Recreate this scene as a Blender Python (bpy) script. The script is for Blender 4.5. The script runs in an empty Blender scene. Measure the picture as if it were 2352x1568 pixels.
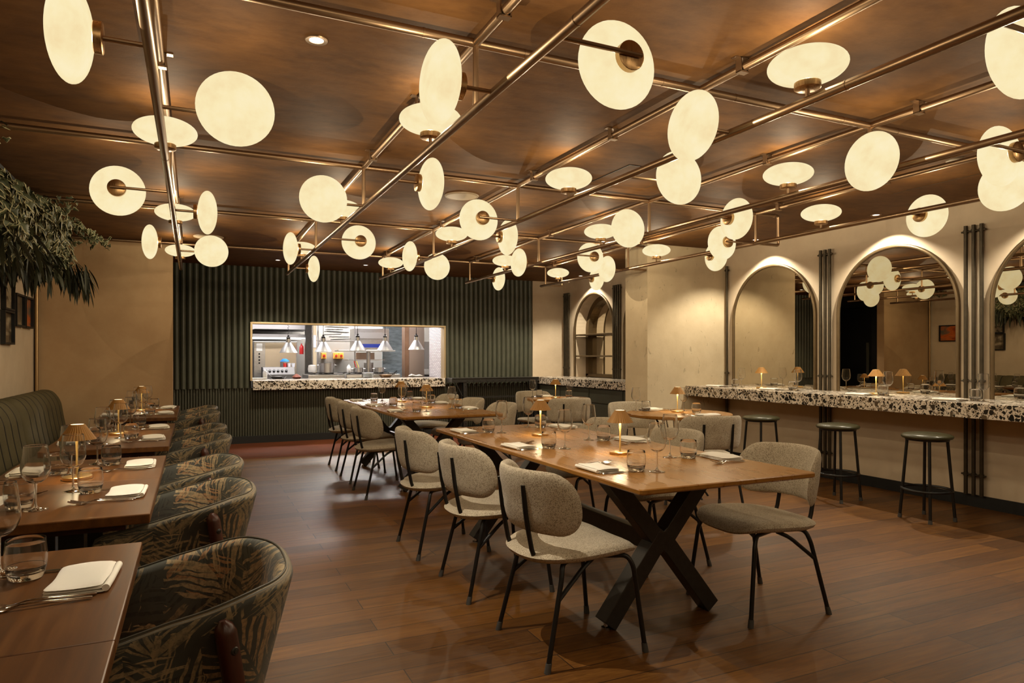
import bpy, math, random
from mathutils import Vector, Matrix
R = math.radians
PI = math.pi
rnd = random.Random(11)
sc = bpy.context.scene
COL = sc.collection

# ------------------------------------------------------------------ mesh helpers
class MB:
    def __init__(s):
        s.v = []; s.f = []; s.mi = []; s.uvs = {}
        s.M = Matrix()
    def add(s, vs, fs, mi=0):
        b = len(s.v)
        M = s.M
        s.v += [tuple(M @ Vector(p)) for p in vs]
        s.f += [tuple(i + b for i in f) for f in fs]
        s.mi += [mi] * len(fs)
        return b
    def box(s, lo, hi, mi=0):
        (a, b, c), (d, e, f) = lo, hi
        s.add([(a,b,c),(d,b,c),(d,e,c),(a,e,c),(a,b,f),(d,b,f),(d,e,f),(a,e,f)],
              [(0,3,2,1),(4,5,6,7),(0,1,5,4),(1,2,6,5),(2,3,7,6),(3,0,4,7)], mi)
    def bar(s, p0, p1, w, h, side=(0,1,0), mi=0):
        p0 = Vector(p0); p1 = Vector(p1)
        d = (p1 - p0).normalized(); sd = Vector(side); sd = (sd - d * sd.dot(d)).normalized(); up = d.cross(sd)
        vs = []
        for p in (p0, p1):
            for a, b in ((-1,-1),(1,-1),(1,1),(-1,1)):
                vs.append(p + sd * (a * w / 2) + up * (b * h / 2))
        s.add(vs, [(0,3,2,1),(4,5,6,7),(0,1,5,4),(1,2,6,5),(2,3,7,6),(3,0,4,7)], mi)
    def tube(s, pts, r, n=10, caps=True, mi=0):
        pts = [Vector(p) for p in pts]
        rs = r if isinstance(r, (list, tuple)) else [r] * len(pts)
        m = len(pts)
        tan = []
        for i in range(m):
            a = pts[i] - pts[i-1] if i > 0 else pts[1] - pts[0]
            b = pts[i+1] - pts[i] if i < m - 1 else pts[-1] - pts[-2]
            t = a.normalized() + b.normalized()
            tan.append(t.normalized() if t.length > 1e-6 else b.normalized())
        ref = Vector((0,0,1)) if abs(tan[0].z) < 0.9 else Vector((1,0,0))
        u = (ref - tan[0] * ref.dot(tan[0])).normalized()
        vs = []
        for i in range(m):
            u = u - tan[i] * u.dot(tan[i])
            u.normalize()
            w = tan[i].cross(u)
            k = 1.0
            if 0 < i < m - 1:
                c = (pts[i] - pts[i-1]).normalized().dot(tan[i])
                k = 1 / max(c, 0.5)
            for j in range(n):
                a = 2 * PI * j / n
                vs.append(pts[i] + (u * math.cos(a) + w * math.sin(a)) * rs[i] * (k if k < 1.05 else 1.0))
        fs = []
        for i in range(m - 1):
            for j in range(n):
                fs.append((i*n+j, i*n+(j+1)%n, (i+1)*n+(j+1)%n, (i+1)*n+j))
        if caps:
            fs.append(tuple(range(n-1, -1, -1)))
            fs.append(tuple((m-1)*n + j for j in range(n)))
        s.add(vs, fs, mi)
    def cyl(s, p0, p1, r0, r1=None, n=16, mi=0):
        s.tube([p0, p1], [r0, r0 if r1 is None else r1], n, True, mi)
    def lathe(s, prof, n=32, mi=0, close=False, mod=None):
        # prof: [(r, z)], around local Z of s.M
        vs = []; fs = []; idx = []
        for k, (r, z) in enumerate(prof):
            if r < 1e-6:
                idx.append([len(vs)]); vs.append((0, 0, z))
            else:
                row = []
                for j in range(n):
                    a = 2 * PI * j / n
                    q = r * (mod(a, k) if mod else 1.0)
                    row.append(len(vs)); vs.append((q * math.cos(a), q * math.sin(a), z))
                idx.append(row)
        pairs = list(zip(idx[:-1], idx[1:]))
        if close: pairs.append((idx[-1], idx[0]))
        for A, B in pairs:
            if len(A) == 1 and len(B) == 1: continue
            for j in range(n):
                k = (j + 1) % n
                if len(A) == 1: fs.append((A[0], B[k], B[j]))
                elif len(B) == 1: fs.append((A[j], A[k], B[0]))
                else: fs.append((A[j], A[k], B[k], B[j]))
        s.add(vs, fs, mi)
    def grid(s, rows, mi=0, wrap=False, uv=None):
        h = len(rows); w = len(rows[0])
        vs = [p for r in rows for p in r]
        fs = []
        for i in range(h - 1):
            for j in range(w if wrap else w - 1):
                k = (j + 1) % w
                fs.append((i*w+j, i*w+k, (i+1)*w+k, (i+1)*w+j))
        b = s.add(vs, fs, mi)
        if uv:
            for i in range(h):
                for j in range(w):
                    s.uvs[b + i*w + j] = uv[i][j]
    def pad(s, outline, thick, fn, rings=5, mi=0, ex=3.0):
        # a cushion: outline [(a, b)], thick half-thickness, fn(a, b, off) -> point
        n = len(outline)
        ca = sum(p[0] for p in outline) / n; cb = sum(p[1] for p in outline) / n
        vs = []; fs = []
        def lay(sign):
            idx = []
            vs.append(fn(ca, cb, sign * thick)); idx.append([len(vs) - 1])
            for k in range(1, rings + 1):
                t = 1 - (1 - k / rings) ** 1.7
                o = thick * (max(0, 1 - t ** ex)) ** 0.5 if k < rings else 0
                row = []
                for a, b in outline:
                    vs.append(fn(ca + (a - ca) * t, cb + (b - cb) * t, sign * o)); row.append(len(vs) - 1)
                idx.append(row)
            return idx
        for sign in (1, -1):
            idx = lay(sign)
            for k in range(rings):
                A, B = idx[k], idx[k+1]
                for j in range(n):
                    q = (j + 1) % n
                    f = (A[0], B[j], B[q]) if len(A) == 1 else (A[j], B[j], B[q], A[q])
                    fs.append(f if sign > 0 else f[::-1])
        b = s.add(vs, fs, mi)
    def prism(s, poly, z0, z1, mi=0):
        n = len(poly)
        vs = [(x, y, z0) for x, y in poly] + [(x, y, z1) for x, y in poly]
        fs = [tuple(range(n-1, -1, -1)), tuple(range(n, 2*n))] + [(i, (i+1)%n, n+(i+1)%n, n+i) for i in range(n)]
        s.add(vs, fs, mi)
    def build(s, name, mats, parent=None, smooth=True, bevel=0, angle=35, loc=None, weld=False, seg=2):
        me = bpy.data.meshes.new(name)
        me.from_pydata(s.v, [], s.f)
        mats = mats if isinstance(mats, (list, tuple)) else [mats]
        for m in mats: me.materials.append(m)
        if len(mats) > 1: me.polygons.foreach_set('material_index', s.mi)
        if s.uvs:
            l = me.uv_layers.new(name='UVMap')
            for i, lp in enumerate(me.loops):
                l.data[i].uv = s.uvs.get(lp.vertex_index, (0, 0))
        if smooth:
            me.polygons.foreach_set('use_smooth', [True] * len(me.polygons))
            me.set_sharp_from_angle(angle=R(angle))
        me.update()
        o = bpy.data.objects.new(name, me)
        COL.objects.link(o)
        if parent: o.parent = parent
        if loc: o.location = loc
        if bevel:
            b = o.modifiers.new('Edge', 'BEVEL'); b.width = bevel; b.segments = seg; b.limit_method = 'ANGLE'; b.angle_limit = R(40)
        return o

def fillet(pts, rad, k=4):
    pts = [Vector(p) for p in pts]
    out = [pts[0]]
    for i in range(1, len(pts) - 1):
        a, p, b = pts[i-1], pts[i], pts[i+1]
        da = (a - p); db = (b - p)
        r = min(rad, da.length * 0.48, db.length * 0.48)
        A = p + da.normalized() * r; B = p + db.normalized() * r
        for j in range(k + 1):
            t = j / k
            out.append(A * (1-t)**2 + p * (2*t*(1-t)) + B * t*t)
    out.append(pts[-1])
    return out

def rrect(a, b, r, n=6):
    out = []
    for cx, cy, s in ((a-r, b-r, 0), (-a+r, b-r, 90), (-a+r, -b+r, 180), (a-r, -b+r, 270)):
        for k in range(n + 1):
            t = R(s + 90 * k / n)
            out.append((cx + r * math.cos(t), cy + r * math.sin(t)))
    return out

def densify(poly, step):
    out = []
    n = len(poly)
    for i in range(n):
        a, b = poly[i], poly[(i+1) % n]
        L = math.hypot(b[0]-a[0], b[1]-a[1])
        m = max(1, int(L / step))
        for k in range(m):
            out.append((a[0] + (b[0]-a[0]) * k / m, a[1] + (b[1]-a[1]) * k / m))
    return out

# ------------------------------------------------------------------ object helpers
def tag(o, label, cat, group=None):
    o['label'] = label; o['category'] = cat
    if group: o['group'] = group
    return o
def thing(name, label, cat, loc=(0,0,0), rz=0, group=None):
    o = bpy.data.objects.new(name, None); COL.objects.link(o)
    o.empty_display_size = 0.1
    o.location = loc; o.rotation_euler = (0, 0, rz)
    return tag(o, label, cat, group)
def struct(o):
    o['kind'] = 'structure'; return o
def dup(root, loc, rz=0, label=None, cat=None, group=None, scale=None):
    def cp(o, parent):
        c = o.copy(); COL.objects.link(c)
        if parent is not None: c.parent = parent
        for ch in o.children: cp(ch, c)
        return c
    c = cp(root, None)
    c.location = loc; c.rotation_euler = (0, 0, rz)
    if scale: c.scale = scale
    if label: c['label'] = label
    if cat: c['category'] = cat
    if group: c['group'] = group
    return c
class Proto:
    """the first use places the prototype itself, later uses copy it"""
    def __init__(s, o): s.o = o; s.used = False
    def put(s, loc, rz, label, cat, group=None):
        if not s.used:
            s.used = True
            s.o.location = loc; s.o.rotation_euler = (0, 0, rz)
            return tag(s.o, label, cat, group)
        return dup(s.o, loc, rz, label, cat, group)

# ------------------------------------------------------------------ materials
def lin(c):
    c = c / 255
    return c / 12.92 if c <= 0.04045 else ((c + 0.055) / 1.055) ** 2.4
def C(r, g, b): return (lin(r), lin(g), lin(b), 1)
class NB:
    def __init__(s, name):
        s.m = bpy.data.materials.new(name); s.m.use_nodes = True
        s.t = s.m.node_tree; s.t.nodes.clear()
        s.out = s.t.nodes.new('ShaderNodeOutputMaterial')
    def n(s, typ, ins=None, **props):
        nd = s.t.nodes.new('ShaderNode' + typ)
        for k, v in props.items(): setattr(nd, k, v)
        for k, v in (ins or {}).items():
            sk = nd.inputs[k]
            if isinstance(v, bpy.types.NodeSocket): s.t.links.new(v, sk)
            elif isinstance(v, bpy.types.Node): s.t.links.new(v.outputs[0], sk)
            else: sk.default_value = v
        return nd
    def math(s, op, a, b=0.0, c=0.0): return s.n('Math', {0: a, 1: b, 2: c}, operation=op).outputs[0]
    def mix(s, f, a, b, blend='MIX'):
        nd = s.n('Mix', None, data_type='RGBA', blend_type=blend)
        for k, v in ((0, f), (6, a), (7, b)):
            sk = nd.inputs[k]
            if isinstance(v, bpy.types.NodeSocket): s.t.links.new(v, sk)
            else: sk.default_value = v
        return nd.outputs[2]
    def ramp(s, f, stops):
        nd = s.n('ValToRGB', {0: f}); cr = nd.color_ramp
        while len(cr.elements) < len(stops): cr.elements.new(0.5)
        for e, (p, c) in zip(cr.elements, stops):
            e.position = p; e.color = c if len(c) == 4 else (*c, 1)
        return nd.outputs[0]
    def obj(s): return s.n('TexCoord').outputs['Object']
    def pos(s): return s.n('NewGeometry').outputs['Position']
    def mapv(s, vec, scale=(1,1,1), rot=(0,0,0), loc=(0,0,0)):
        return s.n('Mapping', {'Vector': vec, 'Scale': scale, 'Rotation': rot, 'Location': loc}).outputs[0]
    def noise(s, vec, scale, detail=4, rough=0.55, dist=0):
        return s.n('TexNoise', {'Vector': vec, 'Scale': scale, 'Detail': detail, 'Roughness': rough, 'Distortion': dist}).outputs[0]
    def bump(s, h, strength=0.2, dist=0.01):
        return s.n('Bump', {'Height': h, 'Strength': strength, 'Distance': dist}).outputs[0]
    def bsdf(s, **k):
        ins = {}
        for key, v in k.items():
            ins[{'col': 'Base Color', 'rough': 'Roughness', 'metal': 'Metallic', 'normal': 'Normal', 'spec': 'Specular IOR Level', 'coat': 'Coat Weight',
                 'coat_rough': 'Coat Roughness', 'sheen': 'Sheen Weight', 'trans': 'Transmission Weight', 'ior': 'IOR', 'ecol': 'Emission Color', 'estr': 'Emission Strength', 'alpha': 'Alpha'}[key]] = v
        return s.n('BsdfPrincipled', ins).outputs[0]
    def done(s, shader):
        s.t.links.new(shader, s.out.inputs[0]); return s.m

def simple(name, col, rough=0.5, metal=0.0, spec=0.5, var=0.0, bump=0.0, scale=20, coat=0.0):
    b = NB(name)
    kw = dict(col=col, rough=rough, metal=metal, spec=spec, coat=coat)
    if var or bump:
        nz = b.noise(b.obj(), scale, 5)
        if var:
            d = tuple(c * (1 - var) for c in col[:3]) + (1,); l = tuple(min(1, c * (1 + var)) for c in col[:3]) + (1,)
            kw['col'] = b.ramp(nz, [(0.3, d), (0.7, l)])
        if bump: kw['normal'] = b.bump(nz, bump, 0.005)
    return b.done(b.bsdf(**kw))

def plaster(name, c1, c2, c3, scale=1.2, rough=0.7, pits=0.0, spec=0.3, stretch=(1,1,1)):
    b = NB(name); p = b.mapv(b.pos(), stretch)
    n1 = b.noise(p, scale, 6, 0.6, 0.4); n2 = b.noise(p, scale * 6, 5, 0.6)
    col = b.ramp(n1, [(0.25, c1), (0.5, c2), (0.75, c3)])
    col = b.mix(0.35, col, b.ramp(n2, [(0.3, c1), (0.7, c3)]))
    h = n2
    if pits:
        v = b.noise(b.mapv(p, (1, 1, 0.55)), 16, 3, 0.5, 1.2)
        m = b.ramp(v, [(0.66, (0,0,0)), (0.72, (1,1,1))])
        col = b.mix(b.math('MULTIPLY', m, pits), col, tuple(c * 0.45 for c in c1[:3]) + (1,))
        h = b.math('SUBTRACT', n2, m)
    return b.done(b.bsdf(col=col, rough=rough, spec=spec, normal=b.bump(h, 0.25, 0.01)))

def wood(name, dark, mid, light, grain=(1.2, 14, 14), rough=0.35, scale=3.0, coat=0.0, spec=0.5, vec='obj', bumps=0.0):
    b = NB(name); p = b.obj() if vec == 'obj' else b.pos()
    q = b.mapv(p, grain)
    n1 = b.noise(q, scale, 5, 0.55, 0.15); n2 = b.noise(q, scale * 5, 4, 0.6)
    col = b.ramp(n1, [(0.18, dark), (0.5, mid), (0.82, light)])
    col = b.mix(0.13, col, b.ramp(n2, [(0.2, dark), (0.8, light)]))
    return b.done(b.bsdf(col=col, rough=b.ramp(n1, [(0.2, (rough*0.95,)*3), (0.8, (min(1, rough*1.12),)*3)]), coat=coat, coat_rough=0.2, spec=spec))

def brushed(name, col, rough=0.3, metal=1.0, scale=(3, 3, 60)):
    b = NB(name)
    nz = b.noise(b.mapv(b.obj(), scale), 6, 3)
    d = tuple(c * 0.82 for c in col[:3]) + (1,)
    return b.done(b.bsdf(col=b.ramp(nz, [(0.3, d), (0.7, col)]), rough=b.ramp(nz, [(0.3, (rough*0.8,)*3), (0.7, (rough*1.2,)*3)]), metal=metal))

M = {}
M['ceiling'] = plaster('ceiling plaster', C(60,37,15), C(90,58,25), C(118,81,41), 1.5, 0.72, spec=0.18, stretch=(0.75, 1.25, 1))
M['wall'] = plaster('limewash plaster', C(194,174,147), C(208,188,161), C(218,200,173), 1.0, 0.75)
M['pier'] = plaster('travertine plaster', C(190,170,138), C(204,185,152), C(216,198,166), 1.1, 0.7, pits=0.4)
M['tan_wall'] = plaster('tan plaster', C(170,136,98), C(186,152,112), C(196,166,126), 0.8, 0.7)
M['dark'] = simple('black paint', C(16,15,13), 0.6)
M['flute'] = simple('dark green paint', C(72,72,58), 0.42, var=0.1, scale=8)
M['flute_low'] = simple('dark green slat paint', C(66,65,52), 0.45, var=0.1, scale=8)
M['brass'] = simple('antique brass', (0.42, 0.28, 0.14, 1), 0.4, 0.9)
M['pipe'] = simple('bronze pipe', (0.31, 0.205, 0.12, 1), 0.36, 0.95)
M['cap'] = brushed('brass cap', (0.58, 0.36, 0.17, 1), 0.32, scale=(30, 30, 3))
M['gold'] = simple('brushed gold', (0.75, 0.50, 0.22, 1), 0.3, 1.0)
M['bronze_frame'] = simple('bronze frame', (0.14, 0.095, 0.048, 1), 0.38, 0.7, var=0.12, scale=10)
M['wall_pipe'] = simple('dark bronze pipe', (0.062, 0.048, 0.03, 1), 0.42, 0.7, var=0.2, scale=15)
M['black_metal'] = simple('black powder coat', (0.012, 0.011, 0.010, 1), 0.38, 0.3, bump=0.05, scale=200)
M['black_steel'] = simple('black steel', (0.040, 0.036, 0.031, 1), 0.36, 0.4, var=0.15, scale=30)
M['rubber'] = simple('grey rubber', (0.06, 0.056, 0.05, 1), 0.7)
M['steel'] = brushed('brushed steel', (0.60, 0.58, 0.56, 1), 0.33)
M['cutlery'] = simple('polished steel', (0.75, 0.72, 0.68, 1), 0.12, 1.0)
M['alu'] = simple('spun aluminium', (0.62, 0.61, 0.60, 1), 0.38, 0.9)
M['white'] = simple('white plastic', C(235,232,226), 0.4)
M['ceramic'] = simple('white china', C(240,240,240), 0.15)
M['napkin'] = simple('white cotton', C(232,226,214), 0.85, bump=0.08, scale=400)
M['leather'] = simple('olive leather', C(60,57,36), 0.3, bump=0.05, scale=120)
M['tan_leather'] = simple('tan leather', C(176,104,38), 0.45, var=0.1, scale=12)
M['velvet'] = simple('moss velvet', C(88,80,55), 0.75, var=0.12, scale=6, spec=0.3)
M['table_wood'] = wood('mid oak table', C(120,76,26), C(146,98,38), C(160,113,50), (10, 0.9, 10), 0.27, 3.0, vec='obj')
M['cafe_wood'] = wood('dark stained oak', C(58,33,13), C(92,55,21), C(116,74,30), (14, 1.0, 10), 0.3, 3.0)
M['walnut'] = wood('dark walnut post', C(38,16,8), C(62,27,14), C(82,38,20), (12, 12, 1.2), 0.3, 3.0)
M['red_floor'] = wood('red brown boards', C(40,14,4), C(82,35,10), C(128,66,22), (0.7, 9, 10), 0.36, 3.0, spec=.4, vec='pos')
M['leafc'] = None

def make_floor():
    b = NB('oak planks'); p = b.pos()
    q = b.mapv(p, (1, 1, 1), (0, 0, 0), (0.3, 0.07, 0))
    br = b.n('TexBrick', {'Vector': q, 'Scale': 1.0, 'Mortar Size': 0.0026, 'Mortar Smooth': 0.3, 'Bias': 0.0, 'Brick Width': 1.7, 'Row Height': 0.145,
                          'Color1': (0, 0, 0, 1), 'Color2': (1, 1, 1, 1), 'Mortar': (0.5, 0.5, 0.5, 1)}, offset=0.37, offset_frequency=2, squash=1.0)
    rv = br.outputs[0]; mort = br.outputs[1]
    # per-plank shift of the grain
    sh = b.n('VectorMath', {0: p, 1: b.n('CombineXYZ', {'X': b.math('MULTIPLY', rv, 7.0), 'Y': b.math('MULTIPLY', rv, 3.0), 'Z': 0.0}).outputs[0]}, operation='ADD').outputs[0]
    g = b.mapv(sh, (1.3, 14, 1))
    n1 = b.noise(g, 2.2, 6, 0.62, 0.9); n2 = b.noise(g, 11, 4, 0.6)
    k = b.noise(b.mapv(sh, (2.0, 6.0, 1)), 1.6, 3, 0.5, 0.3)
    c1 = b.ramp(n1, [(0.28, C(80,46,14)), (0.5, C(116,74,27)), (0.72, C(142,98,41))])
    c2 = b.mix(0.35, c1, b.ramp(n2, [(0.35, C(72,43,15)), (0.65, C(140,97,44))]))
    tone = b.ramp(rv, [(0.0, C(184,176,166)), (0.5, C(226,220,212)), (1.0, C(255,251,245))])
    col = b.mix(1.0, c2, tone, 'MULTIPLY')
    knots = b.ramp(k, [(0.70, (0,0,0)), (0.80, (1,1,1))])
    col = b.mix(b.math('MULTIPLY', knots, 0.7), col, C(64,34,16))
    col = b.mix(mort, col, C(34,20,11))
    h = b.math('SUBTRACT', b.math('MULTIPLY', n2, 0.35), b.math('MULTIPLY', mort, 1.5))
    return b.done(b.bsdf(col=col, rough=b.ramp(n2, [(0.3, (0.36,)*3), (0.7, (0.48,)*3)]), spec=0.5, normal=b.bump(h, 0.16, 0.006)))
M['floor'] = make_floor()

def make_terrazzo():
    b = NB('terrazzo'); p = b.pos()
    def chips(scale, thr, keep, dist):
        q = b.n('VectorMath', {0: p, 1: b.n('TexNoise', {'Vector': p, 'Scale': scale * 0.8, 'Detail': 1.0}).outputs[1]}, operation='ADD').outputs[0]
        q = b.n('VectorMath', {0: p, 1: b.n('VectorMath', {0: b.n('TexNoise', {'Vector': p, 'Scale': scale * 0.9, 'Detail': 1.0}).outputs[1], 'Scale': dist}, operation='SCALE').outputs[0]}, operation='ADD').outputs[0]
        e = b.n('TexVoronoi', {'Vector': q, 'Scale': scale, 'Randomness': 1.0}, feature='DISTANCE_TO_EDGE').outputs[0]
        c = b.n('TexVoronoi', {'Vector': q, 'Scale': scale, 'Randomness': 1.0}, feature='F1').outputs['Color']
        r = b.n('SeparateColor', {0: c}).outputs
        m = b.math('MULTIPLY', b.math('GREATER_THAN', e, thr), b.math('LESS_THAN', r[0], keep))
        return m, r[1]
    m1, t1 = chips(25, 0.09, 0.42, 0.022)
    m2, t2 = chips(54, 0.11, 0.36, 0.009)
    m3, t3 = chips(115, 0.15, 0.28, 0.004)
    base = b.ramp(b.noise(p, 30, 3), [(0.3, C(204,190,172)), (0.7, C(220,206,189))])
    chipc = lambda t: b.ramp(t, [(0.0, C(20,18,15)), (0.6, C(44,38,30)), (0.8, C(92,78,60)), (1.0, C(120,104,84))])
    col = b.mix(m3, base, C(70,58,44))
    col = b.mix(m2, col, chipc(t2))
    col = b.mix(m1, col, chipc(t1))
    return b.done(b.bsdf(col=col, rough=0.22, spec=0.5))
M['terrazzo'] = make_terrazzo()

def make_boucle():
    b = NB('boucle weave'); p = b.obj()
    w = b.noise(p, 380, 2, 0.6); v = b.n('TexVoronoi', {'Vector': b.mapv(p, (1, 1, 0.7)), 'Scale': 420.0}, feature='F1')
    r = b.n('SeparateColor', {0: v.outputs['Color']}).outputs[0]
    big = b.noise(p, 9, 3)
    col = b.ramp(r, [(0.0, C(96,84,66)), (0.20, C(120,106,86)), (0.32, C(182,168,144)), (1.0, C(204,192,170))])
    col = b.mix(0.3, col, b.ramp(w, [(0.35, C(110,94,72)), (0.65, C(214,202,180))]))
    col = b.mix(0.15, col, b.ramp(big, [(0.35, C(140,120,94)), (0.65, C(206,192,170))]))
    h = b.math('SUBTRACT', w, v.outputs['Distance'])
    return b.done(b.bsdf(col=col, rough=0.95, spec=0.15, sheen=0.15, normal=b.bump(h, 0.3, 0.003)))
M['boucle'] = make_boucle()

def make_palm():
    b = NB('palm print fabric')
    uv = b.n('TexCoord').outputs['UV']
    uvz = b.n('VectorMath', {0: uv, 1: b.n('VectorMath', {0: b.n('TexNoise', {'Vector': uv, 'Scale': 14.0, 'Detail': 2.0}).outputs[1], 'Scale': 0.03}, operation='SCALE').outputs[0]}, operation='ADD').outputs[0]
    def fronds(scale, off, seed, freq, wid):
        q = b.mapv(uvz, (1, 1, 1), (0, 0, seed), off)
        v = b.n('TexVoronoi', {'Vector': q, 'Scale': scale, 'Randomness': 0.85}, feature='F1', voronoi_dimensions='2D')
        # vector to the cell centre, turned by a random angle of the cell
        d = b.n('VectorMath', {0: q, 1: v.outputs['Position']}, operation='SUBTRACT').outputs[0]
        rc = b.n('SeparateColor', {0: v.outputs['Color']}).outputs
        d = b.n('VectorRotate', {'Vector': d, 'Angle': b.math('MULTIPLY', rc[0], 6.283)}, rotation_type='Z_AXIS').outputs[0]
        xy = b.n('SeparateXYZ', {0: d}).outputs
        ay = b.math('ABSOLUTE', xy[1])
        n = b.noise(uv, 32, 3)
        along = b.math('ADD', b.math('MULTIPLY', xy[0], .80), b.math('MULTIPLY', ay, .60))
        across = b.math('SUBTRACT', b.math('MULTIPLY', xy[0], .60), b.math('MULTIPLY', ay, .80))
        vec = b.n('CombineXYZ', {'X': b.math('MULTIPLY', across, freq), 'Y': b.math('MULTIPLY', along, 6.0), 'Z': b.math('ADD', b.math('MULTIPLY', rc[2], 40.0), b.math('MULTIPLY', b.math('SIGN', xy[1]), 7.0))}).outputs[0]
        n2 = b.noise(vec, 1.0, 1, 0.4)
        stroke = b.ramp(b.math('SUBTRACT', n2, b.math('MULTIPLY', ay, 0.55)), [(0.49, (0,)*3), (0.515, (1,)*3)])
        lim = b.math('SUBTRACT', wid, b.math('MULTIPLY', b.math('POWER', b.math('ABSOLUTE', xy[0]), 1.6), 4.2))
        m = b.math('MULTIPLY', stroke, b.math('LESS_THAN', b.math('ADD', ay, b.math('MULTIPLY', n, 0.05)), b.math('ADD', lim, 0.02)))
        m = b.math('MULTIPLY', m, b.math('GREATER_THAN', ay, 0.0035))
        m = b.math('MULTIPLY', m, b.ramp(b.noise(uv, 70, 4, 0.7), [(0.36, (0.25,)*3), (0.56, (1,)*3)]))
        return m, rc[1]
    base = b.ramp(b.noise(uv, 5, 4), [(0.35, C(56,53,45)), (0.55, C(68,68,60)), (0.75, C(82,83,72))])
    m0, t0 = fronds(5.0, (3.1, 1.7, 0), 0.9, 115.0, .14)
    m1, t1 = fronds(5.6, (0, 0, 0), 0.0, 130.0, .13)
    m2, t2 = fronds(4.2, (7.3, 4.4, 0), 2.1, 105.0, .15)
    col = b.mix(b.math('MULTIPLY', m0, 0.6), base, C(34,32,27))
    col = b.mix(b.math('MULTIPLY', m1, 0.8), col, b.ramp(t1, [(0.0, C(110,96,72)), (0.6, C(160,136,98)), (1.0, C(172,122,78))]))
    col = b.mix(b.math('MULTIPLY', m2, 0.85), col, b.ramp(t2, [(0.0, C(124,108,80)), (0.5, C(178,154,114)), (1.0, C(150,130,98))]))
    return b.done(b.bsdf(col=col, rough=0.6, spec=0.3, sheen=0.1))
M['palm'] = make_palm()

def make_globe():
    b = NB('lit alabaster glass'); p = b.obj()
    n = b.noise(p, 9, 4, 0.6)
    col = b.ramp(n, [(0.3, (0.93, 0.74, 0.41, 1)), (0.5, (0.98, 0.83, 0.48, 1)), (0.7, (1.0, 0.87, 0.55, 1))])
    em = b.n('Emission', {'Color': col, 'Strength': GLOBE_E})
    tr = b.n('BsdfTransparent', {'Color': (1, 1, 1, 1)})
    return b.done(b.n('MixShader', {0: GLOBE_T, 1: em.outputs[0], 2: tr.outputs[0]}).outputs[0])
GLOBE_E = 0.98; GLOBE_T = 0.025
M['globe'] = make_globe()

def emit(name, col, s):
    b = NB(name); return b.done(b.n('Emission', {'Color': col, 'Strength': s}).outputs[0])
M['led'] = emit('warm led', (1.0, 0.80, 0.45, 1), 3.0)
M['down_bulb'] = emit('cool led', (1.0, 0.93, 0.80, 1), 6.0)
M['panel_led'] = emit('kitchen led panel', (1.0, 0.95, 0.95, 1), 60.0)
M['exit_green'] = emit('exit green', (0.15, 0.75, 0.45, 1), 0.6)

def make_glass():
    b = NB('clear glass thin')
    return b.done(b.n('BsdfGlass', {'Color': (1, 1, 1, 1), 'Roughness': 0.03, 'IOR': 1.47}).outputs[0])
M['glass'] = make_glass()
def make_solid_glass():
    b = NB('clear glass solid'); return b.done(b.n('BsdfGlass', {'Color': (1, 1, 1, 1), 'Roughness': 0.03, 'IOR': 1.48}).outputs[0])
M['glass_solid'] = make_solid_glass()
def make_mirror():
    b = NB('smoked mirror'); return b.done(b.n('BsdfGlossy', {'Color': (0.58, 0.53, 0.44, 1), 'Roughness': 0.0}).outputs[0])
M['mirror'] = make_mirror()
def make_leaf(name, c1, c2, edge=None):
    b = NB(name)
    r = b.n('NewGeometry').outputs['Random Per Island']
    col = b.ramp(r, [(0.0, c1), (1.0, c2)])
    if edge is not None:
        uv = b.n('SeparateXYZ', {0: b.n('TexCoord').outputs['UV']}).outputs[0]
        col = b.mix(b.math('GREATER_THAN', uv, 0.82), col, edge)
    return b.done(b.bsdf(col=col, rough=0.55, spec=0.35))
M['ivy'] = make_leaf('ivy leaf', C(48,54,34), C(92,96,66), C(164,156,118))
M['strap'] = make_leaf('strap leaf', C(22,24,13), C(56,58,36))

def picture(name, stops, scale=4, vec=(1,1,1), seed=0):
    b = NB(name); n = b.noise(b.mapv(b.obj(), vec, (0,0,0), (seed, seed*0.7, seed*1.3)), scale, 3, 0.5, 0.8)
    return b.done(b.bsdf(col=b.ramp(n, stops), rough=0.35))

# ------------------------------------------------------------------ the setting
XW, YB, ZC, XL, YT, XT = 5.97, 10.60, 2.575, -1.57, 8.90, -0.22
YN = -3.2          # wall behind the camera
YZ = Matrix(((0,0,1,0),(1,0,0,0),(0,1,0,0),(0,0,0,1)))   # prism (a, b) -> Y, Z, extruded along X
XZ = Matrix(((1,0,0,0),(0,0,1,0),(0,1,0,0),(0,0,0,1)))   # prism (a, b) -> X, Z, extruded along Y
def boxes(name, mat, *bs, bevel=0):
    m = MB()
    for lo, hi in bs: m.box(lo, hi)
    return m.build(name, mat, smooth=False, bevel=bevel)

struct(boxes('floor', M['floor'], ((-2.2, YN - .2, -0.1), (6.2, 8.96, 0))))
struct(boxes('floor_kitchen_strip', M['red_floor'], ((-3.6, 8.96, -0.1), (6.2, YB + .12, 0))))
struct(boxes('ceiling', M['ceiling'], ((-3.6, YN - .2, ZC), (6.5, YB + .2, ZC + .15))))
struct(boxes('wall_left', M['wall'], ((XL - .2, YN - .2, 0), (XL, YT + .15, ZC))))
struct(boxes('wall_front', M['wall'], ((XL, YN - .2, 0), (XW, YN, ZC))))
struct(boxes('wall_return', M['tan_wall'], ((XL, YT, 0), (XT, YT + .15, ZC))))
struct(boxes('wall_pier', M['pier'], ((4.78, 6.50, 0), (XW, 6.945, ZC))))
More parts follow.
